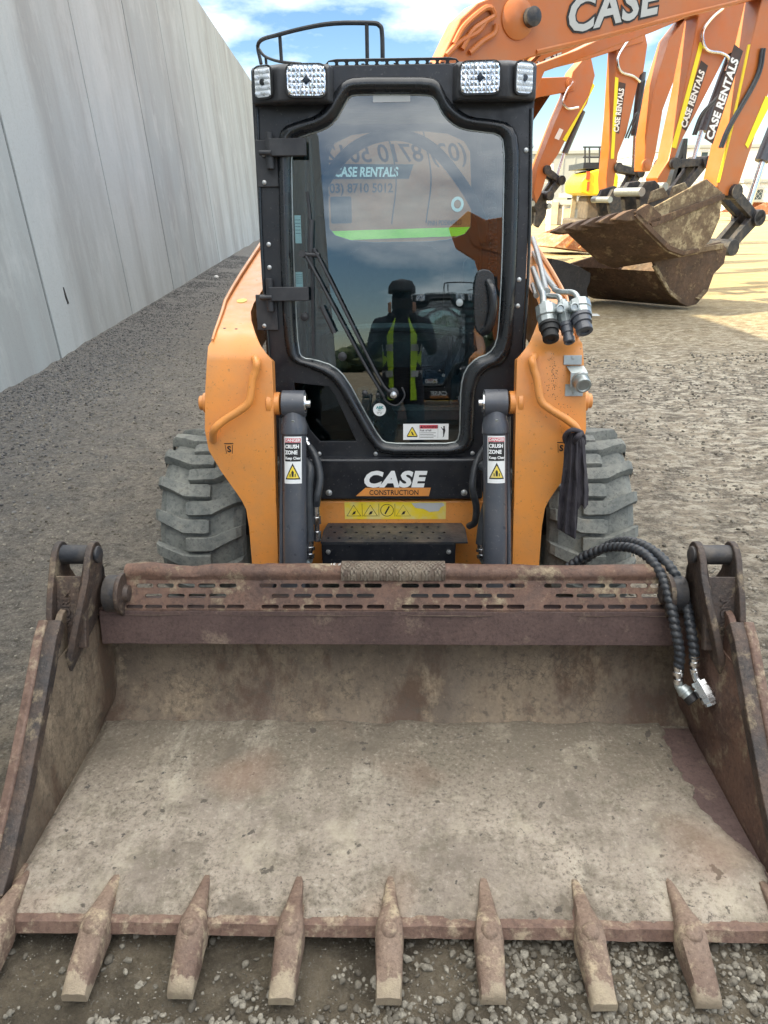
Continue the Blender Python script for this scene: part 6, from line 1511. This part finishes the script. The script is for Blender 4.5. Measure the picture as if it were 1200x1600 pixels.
def flatbucket(far1, Yg, label, mats, depth, name='excavator_bucket'):
    g = [onY(x, y, Yg) for x, y in far1]; c = sum(g, Vector())/len(g); t = thing(name, label, 'bucket', Vector((c.x, c.y, 0)))
    dv = Vector((-0.45, 0.9, 0)).normalized()*depth
    mb = MB().mat(mats[0]); n_ = len(g); A = [mb.v(p) for p in g]; B = [mb.v(p+dv) for p in g]
    for k in range(n_):
        if k == 1: continue
        mb._f([A[k], B[k], B[(k+1) % n_], A[(k+1) % n_]])
    mb.build('shell', mats[0], t)
    for e in (Vector((0, 0, 0)), dv):
        mb = MB().mat(mats[1]); A = [mb.v(p+e) for p in g]; B = [mb.v(p+e+Vector((0, 0.05, 0))) for p in g]; mb._f(A); mb._f(B[::-1])
        for k in range(n_): mb._f([A[k], B[k], B[(k+1) % n_], A[(k+1) % n_]])
        mb.build('side_plate', mats[1], t, bevel=0.01)
    return t, g
t, g = flatbucket([(866, 386), (892, 366), (916, 358), (944, 362), (948, 388), (936, 396)], 23.6, 'faded orange bucket lying flat on the sunlit ground left of the stack', ('bucket_orange', 'bucket_orange'), 1.4)
mb = MB().mat('excavator_orange')
for a, b in (((884, 386), (906, 364)), ((904, 388), (930, 366))): mb.tube([onY(*a, 23.55), onY(*b, 23.55)], 0.035, seg=6, smooth_path=False)
mb.build('strengthening_rib', 'excavator_orange', t)
flatbucket([(862, 404), (880, 408), (906, 417), (923, 427), (922, 440), (917, 452), (920, 474), (905, 478), (858, 470)], 12.2, 'dark grey bucket on the ground just behind the loader', ('bucket_dark', 'bucket_dark'), 1.2)
flatbucket([(1152, 338), (1164, 332), (1196, 316), (1215, 316), (1215, 334), (1170, 338)], 50, 'distant orange bucket on the ground at the far right', ('bucket_orange', 'bucket_orange'), 2.0)

# ================================================================== BACKGROUND
def building(name, label, pts, Yg, depth, mat, ztop=None, windows=(), cat='building', bands=None):
    a = onY(pts[0], 320, Yg); b = onY(pts[1], 320, Yg); top = onY(pts[0], pts[2], Yg).z
    t = thing(name, label, cat, Vector(((a.x+b.x)/2, Yg, 0)))
    mb = MB().mat(mat); mb.box((a.x, Yg, -0.2), (b.x, Yg+depth, top)); w_ = mb.build('wall', mat, t, bevel=0.05)
    mb = MB().mat('grey_panel'); mb.box((a.x-0.15, Yg-0.15, top+0.01), (b.x+0.15, Yg+depth+0.15, top+0.28)); mb.build('roof', 'grey_panel', t)
    if bands:
        mb = MB().mat('grey_panel'); n_ = bands; 
        for k in range(1, n_): x = a.x+(b.x-a.x)*k/n_; mb.box((x-0.05, Yg-0.04, 0), (x+0.05, Yg-0.003, top-0.1))
        mb.build('panel_joint', 'grey_panel', t)
    for x0, y0, x1, y1 in windows:
        p, q = onY(x0, y1, Yg), onY(x1, y0, Yg); mb = MB().mat('window_dark'); mb.box((p.x, Yg-0.06, p.z), (q.x, Yg-0.01, q.z)); wi = mb.build('window', 'window_dark', t)
        mb = MB().mat('grey_panel'); mb.box((p.x-0.1, Yg-0.1, p.z-0.12), (q.x+0.1, Yg-0.065, p.z)); mb.box((p.x-0.1, Yg-0.1, q.z), (q.x+0.1, Yg-0.065, q.z+0.12)); mb.build('frame', 'grey_panel', wi)
    return t
building('warehouse', 'grey concrete warehouse seen between the loader cab and the sticks', (700, 945, 243), 75, 30, 'grey_panel', bands=14)
building('warehouse', 'low pale warehouse with a grey roof behind the middle sticks', (946, 1052, 262), 90, 20, 'white_panel', bands=8)
building('office_building', 'white office building with two small dark windows at the right', (1052, 1290, 232), 82, 30, 'white_panel', windows=((1094, 238, 1106, 254), (1118, 232, 1132, 248), (1150, 290, 1172, 302), (1182, 290, 1206, 300)))
building('shed', 'small white site shed at the right edge', (1158, 1230, 286), 60, 6, 'white_panel', windows=((1174, 296, 1192, 312),))
# chain-link fence
mb_l = onY(830, 320, 55); mb_r = onY(1290, 320, 55)
fe = thing('fence', 'chain link fence with steel posts along the back of the yard', 'fence', Vector(((mb_l.x+mb_r.x)/2, 55, 0)))
x = mb_l.x
while x < mb_r.x:
    mb = MB().mat('galv_post'); mb.cyl((x, 55, 0), (x, 55, 2.5), 0.05, seg=8); mb.build('post', 'galv_post', fe); x += 3.0
for z in (0.15, 2.4):
    mb = MB().mat('galv_post'); mb.cyl((mb_l.x, 55, z), (mb_r.x, 55, z), 0.03, seg=6); mb.build('rail', 'galv_post', fe)
mb = MB().mat('galv_post'); x = mb_l.x
def wire(a, b, t=0.012):
    a = Vector(a); b = Vector(b); d = (b-a).normalized(); n_ = Vector((0, 1, 0)).cross(d)*t
    V = [mb.v(p) for p in (a-n_, a+n_, b+n_, b-n_)]; mb._f(V)
while x < mb_r.x-2.4: wire((x, 55.06, 0.1), (x+2.3, 55.06, 2.4)); wire((x+2.3, 55.08, 0.1), (x, 55.08, 2.4)); x += 0.3
mb.build('mesh', 'galv_post', fe)
# leaning posts
for i, (a, b, Yg, lab) in enumerate((((892, 340), (898, 304), 34, 'leaning pale timber post in the sunny yard'), ((858, 338), (862, 256), 36, 'tall thin white post left of the leaning timber'))):
    p, q = onY(*a, Yg), onY(*b, Yg); p.z = 0
    mb = MB().mat('timber' if i == 0 else 'white_panel'); mb.loft([[p+Vector((x_, y_, 0)) for x_, y_ in ((-.1, -.06), (.1, -.06), (.1, .06), (-.1, .06))], [q+Vector((x_*0.95, y_*0.95, 0)) for x_, y_ in ((-.1, -.06), (.1, -.06), (.1, .06), (-.1, .06))]])
    o = mb.build('post', 'timber', None, base=p, bevel=0.01); tag(o, lab, 'post')
# yellow machine rear with railing
Yg = 31; t = thing('yellow_excavator', 'yellow excavator seen from behind, with tail lamps and a handrail on top', 'excavator', onY(925, 340, Yg)*1.0)
t.location.z = 0; t['_base'] = (t.location.x, t.location.y, 0.0)
p, q = onY(905, 306, Yg), onY(968, 264, Yg)
mb = MB().mat('yellow_paint'); o_ = [(p.x+0.05, p.z), (q.x, p.z), (q.x, q.z), (p.x+0.35, q.z), (p.x+0.08, q.z-0.35), (p.x, (p.z+q.z)/2)]
yf_ = Frame((0, Yg, 0), (1, 0, 0), (0, 0, 1)); mb.prism(yf_, chaikin(o_, 1), -3.0, 0.0); mb.build('counterweight', 'yellow_paint', t, bevel=0.08)
mb = MB().mat('taillight')
for a, b, c, d in ((915, 280, 922, 268), (916, 298, 921, 284)): P1, P2_ = onY(a, b, Yg), onY(c, d, Yg); mb.box((P1.x, Yg-0.06, P1.z), (P2_.x, Yg-0.003, P2_.z))
mb.build('tail_lamp', 'taillight', t)
mb = MB().mat('black_panel'); P1, P2_ = onY(912, 264, Yg), onY(968, 260, Yg); mb.box((P1.x, Yg+0.1, P1.z+0.01), (P2_.x, Yg+2.8, P2_.z+0.15)); mb.build('engine_cover', 'black_panel', t)
mb = MB().mat('black_plastic')
for x in (917, 924, 940, 960): P1, P2_ = onY(x, 263, Yg), onY(x, 229, Yg); mb.cyl(P1+Vector((0, .3, 0)), P2_+Vector((0, .3, 0)), 0.035, seg=7)
for y in (229, 245): P1, P2_ = onY(914, y, Yg), onY(966, y, Yg); mb.cyl(P1+Vector((0, .3, 0)), P2_+Vector((0, .3, 0)), 0.03, seg=7)
mb.build('handrail', 'black_plastic', t)
mb = MB().mat('track_steel')
for x0, x1 in ((p.x+0.1, p.x+0.6), (q.x-0.5, q.x)): mb.box((x0, Yg-0.2, 0.0), (x1, Yg+3.4, 0.75))
mb.box((p.x+0.5, Yg+0.8, 0.7), (q.x-0.4, Yg+2.4, p.z-0.01)); mb.build('track', 'track_steel', t, bevel=0.1)
# little machine cab with teal windows
Yg = 27; c = onY(1066, 300, Yg); t = thing('compact_excavator', 'dark compact machine with a teal windowed cab behind the second stick', 'excavator', Vector((c.x, Yg, 0)))
P1, P2_ = onY(1046, 292, Yg), onY(1080, 216, Yg); cf_ = Frame((0, Yg, 0), (1, 0, 0), (0, 0, 1))
ol = [(P1.x, P1.z), (P2_.x, P1.z), (P2_.x-0.1, P2_.z), (P1.x+0.25, P2_.z)]; hl = [(P1.x+0.12, P1.z+0.15), (P2_.x-0.14, P1.z+0.15), (P2_.x-0.2, P2_.z-0.14), (P1.x+0.33, P2_.z-0.14)]
mb = MB().mat('black_panel'); mb.prism(cf_, ol, -1.3, 0, holes=[hl]); mb.build('cab', 'black_panel', t, bevel=0.03); mb = MB().mat('teal_glass'); mb.prism(cf_, hl, -1.2, -0.04); mb.build('cab_window', 'teal_glass', t)
mb = MB().mat('track_steel'); mb.box((P1.x-0.8, Yg-0.3, 0), (P1.x-0.3, Yg+2.2, 0.6)); mb.box((P2_.x+0.1, Yg-0.3, 0), (P2_.x+0.6, Yg+2.2, 0.6)); mb.build('track', 'track_steel', t, bevel=0.08)
mb = MB().mat('excavator_orange'); mb.box((P1.x-0.6, Yg+0.1, 0.62), (P2_.x+0.5, Yg+2.4, P1.z-0.01)); mb.build('house', 'excavator_orange', t, bevel=0.08)
# rubble and stacked goods by the fence
rn = random.Random(12); mb = MB().mat('white_panel')
for k in range(26):
    x = onY(rn.uniform(866, 912), 320, 48).x; z = rn.uniform(0.2, 1.5); s = rn.uniform(0.2, 0.6)
    mb.mat(rn.choice(['white_panel', 'grey_panel', 'track_steel', 'timber'])); mb.box((x-s, 48-rn.uniform(0, 1), 0 if k % 2 else z), (x+s, 49, z+s*0.5), Matrix.Rotation(rn.uniform(-0.5, 0.5), 3, 'Z'))
o = mb.build('rubble_heap', 'grey_panel', None, base=onY(890, 322, 48)*1.0); tag(o, 'pale heap of building rubble in front of the grey warehouse', 'rubble')
# mounds on the open ground
for i, (px, Yg, wd, hh, lab) in enumerate(((905, 21.0, 1.1, 0.10, 'long low dirt mound in front of the orange bucket'), (962, 20.0, 0.7, 0.12, 'small clump of dirt left of the stacked buckets'))):
    c = onY(px, 400, Yg); mb = MB().mat('ground_dirt'); g = []
    for j in range(9):
        r_ = []
        for k in range(25):
            u = k/12-1; v = j/4-1; hgt = hh*max(0, 1-u*u)*max(0, 1-v*v)*(1+0.8*fbm((u*4+i, v*4, 0), 3)); r_.append(mb.v((c.x+u*wd, Yg+v*0.5, hgt-0.02)))
        g.append(r_)
    for a, b in zip(g, g[1:]):
        for k in range(24): mb._f([a[k], a[k+1], b[k+1], b[k]], True)
    o = mb.build('dirt_mound', 'ground_dirt', None, base=(0, 0, 0)); tag(o, lab, 'mound')

# ================================================================== BEHIND THE VIEWER (seen mirrored in the cab glass)
ex_src = bpy.data.objects['excavator']
def again(src, loc, rot, label):
    c = copy_tree(src); c.location = loc; c.rotation_euler.z = rot; c['label'] = label; c['group'] = 'excavators parked behind the viewer'; return c
again(ex_src, (8.4, -16, 0), R(165), 'excavator parked behind the viewer, mirrored in the right of the cab glass')
again(ex_src, (11.0, -22, 0), R(160), 'farther excavator behind the viewer, mirrored faintly in the cab glass')
cl_ = copy_tree(bpy.data.objects['skid_steer_loader']); cl_.location = (0.62, -5.9, 0); cl_.rotation_euler.z = R(184); cl_['label'] = 'second skid steer loader behind the viewer, a dark shape mirrored in the cab glass'
# far treeline behind the viewer
rn = random.Random(21); V = []; Fc = []
for k in range(900):
    x = rn.uniform(-90, 90); z = rn.uniform(0.5, 3.0)*(1+0.8*noise.noise((x*0.06, 0, 0)))*1.6; r = rn.uniform(0.6, 1.7); b = len(V); y = -95+rn.uniform(-3, 3)
    V += [(x+a[0]*r*1.3, y+a[1]*r, max(-0.1, z+a[2]*r*0.9)) for a in IV]; Fc += [tuple(i+b for i in f) for f in IF]
paint('foliage', (0.045, 0.065, 0.025), 0.9, dirt=0.5, dirtc=(0.10, 0.12, 0.05), scale=0.6)
me = bpy.data.meshes.new('treeline'); me.from_pydata(V, [], Fc); me.materials.append(MATS['foliage']); o = bpy.data.objects.new('treeline', me); col.objects.link(o)
tag(o, 'far dark treeline behind the viewer along the edge of the yard', 'trees', kind='stuff')
# the person holding the phone, mirrored in the glass
def person():
    t = thing('person', 'person in a lime high visibility vest holding up a phone, mirrored in the cab glass', 'person', Vector((0.03, -0.42, 0)))
    B = Vector((0.03, -0.42, 0))
    J = {'pel': (0, 0, 0.95), 'sp': (0, 0.01, 1.15), 'ch': (0, 0.0, 1.36), 'nk': (0, 0.01, 1.50), 'hd': (0, 0.03, 1.60), 'tp': (0, 0.02, 1.72),
         'lh': (-0.10, 0, 0.90), 'lk': (-0.12, 0.02, 0.50), 'la': (-0.13, -0.01, 0.09), 'lf': (-0.14, 0.13, 0.04), 'rh': (0.10, 0, 0.90), 'rk': (0.12, 0.02, 0.50), 'ra': (0.13, -0.01, 0.09), 'rf': (0.15, 0.13, 0.04),
         'ls': (-0.19, 0.0, 1.42), 'le': (-0.24, 0.10, 1.20), 'lw': (-0.10, 0.24, 1.42), 'lp': (-0.075, 0.27, 1.50), 'rs': (0.19, 0.0, 1.42), 're': (0.24, 0.10, 1.20), 'rw': (0.10, 0.24, 1.42), 'rp': (0.075, 0.27, 1.50)}
    Rr = {'pel': .15, 'sp': .145, 'ch': .16, 'nk': .06, 'hd': .095, 'tp': .07, 'lh': .095, 'lk': .062, 'la': .045, 'lf': .045, 'ls': .07, 'le': .045, 'lw': .030, 'lp': .035}
    E_ = [('pel','sp'),('sp','ch'),('ch','nk'),('nk','hd'),('hd','tp'),('pel','lh'),('lh','lk'),('lk','la'),('la','lf'),('pel','rh'),('rh','rk'),('rk','ra'),('ra','rf'),('ch','ls'),('ls','le'),('le','lw'),('lw','lp'),('ch','rs'),('rs','re'),('re','rw'),('rw','rp')]
    ks = list(J)
    me = bpy.data.meshes.new('body'); me.from_pydata([J[k] for k in ks], [(ks.index(a), ks.index(b)) for a, b in E_], []); me.materials.append(MATS['trousers'])
    o = bpy.data.objects.new('body', me); col.objects.link(o); o.parent = t
    sk = o.modifiers.new('skin', 'SKIN'); o.modifiers.new('sub', 'SUBSURF').levels = 1; o.modifiers['sub'].render_levels = 2
    lay = me.skin_vertices[0].data if me.skin_vertices else None
    if lay:
        for i, k in enumerate(ks):
            kk = k if k in Rr else 'l'+k[1:]; r = Rr.get(kk, 0.05); lay[i].radius = (r, r*0.75 if k in ('pel', 'sp', 'ch') else r)
        lay[0].use_root = True
    mb = MB().mat('hivis'); rg = []
    for z, rx, ry in ((0.84, .150, .130), (1.0, .150, .135), (1.2, .155, .14), (1.36, .155, .135), (1.47, .11, .10)): rg.append([B+Vector((rx*math.cos(R(116+a*308/24)), ry*math.sin(R(116+a*308/24)), z)) for a in range(25)])
    mb.loft(rg, closed=False, smooth=True, caps=False); v = mb.build('vest', 'hivis', t)
    mb = MB().mat('silver_tape')
    for z in (1.02, 1.22): mb.loft([[B+Vector((rx*math.cos(R(116+a*308/24)), ry*math.sin(R(116+a*308/24)), zz)) for a in range(25)] for zz, rx, ry in ((z, .158, .143), (z+.05, .160, .144))], closed=False, caps=False)
    mb.each('reflective_band', 'silver_tape', v)
    mb = MB().mat('ink'); mb.box(B+Vector((-0.075, 0.275, 1.60-0.075)), B+Vector((0.075, 0.285, 1.60)));
    mb.build('phone', 'ink', t)
    mb = MB().mat('black_plastic'); mb.lathe(B+Vector((0, 0.02, 1.66)), B+Vector((0, 0.02, 2)), [(0, .108), (.05, .105), (.09, .08), (.11, .0)], 22); mb.prism(Frame(B+Vector((0, 0, 1.672)), (1, 0, 0), (0, 1, 0)), [(.09*math.cos(a*math.pi/8), .06+.13*math.sin(a*math.pi/8)) for a in range(9)], -0.006, 0.006); mb.build('cap', 'black_plastic', t)
    mb = MB().mat('skin'); 
    for s in (-1, 1):
        for k in range(4): mb.tube([B+Vector((s*0.085, .27, 1.50+k*.016)), B+Vector((s*0.098, .292, 1.512+k*.016)), B+Vector((s*0.080, .300, 1.52+k*.016))], 0.008, seg=8)
    mb.build('hands', 'skin', t)
person()

# ================================================================== tidy
for o in bpy.data.objects:
    if '_base' in o: del o['_base']
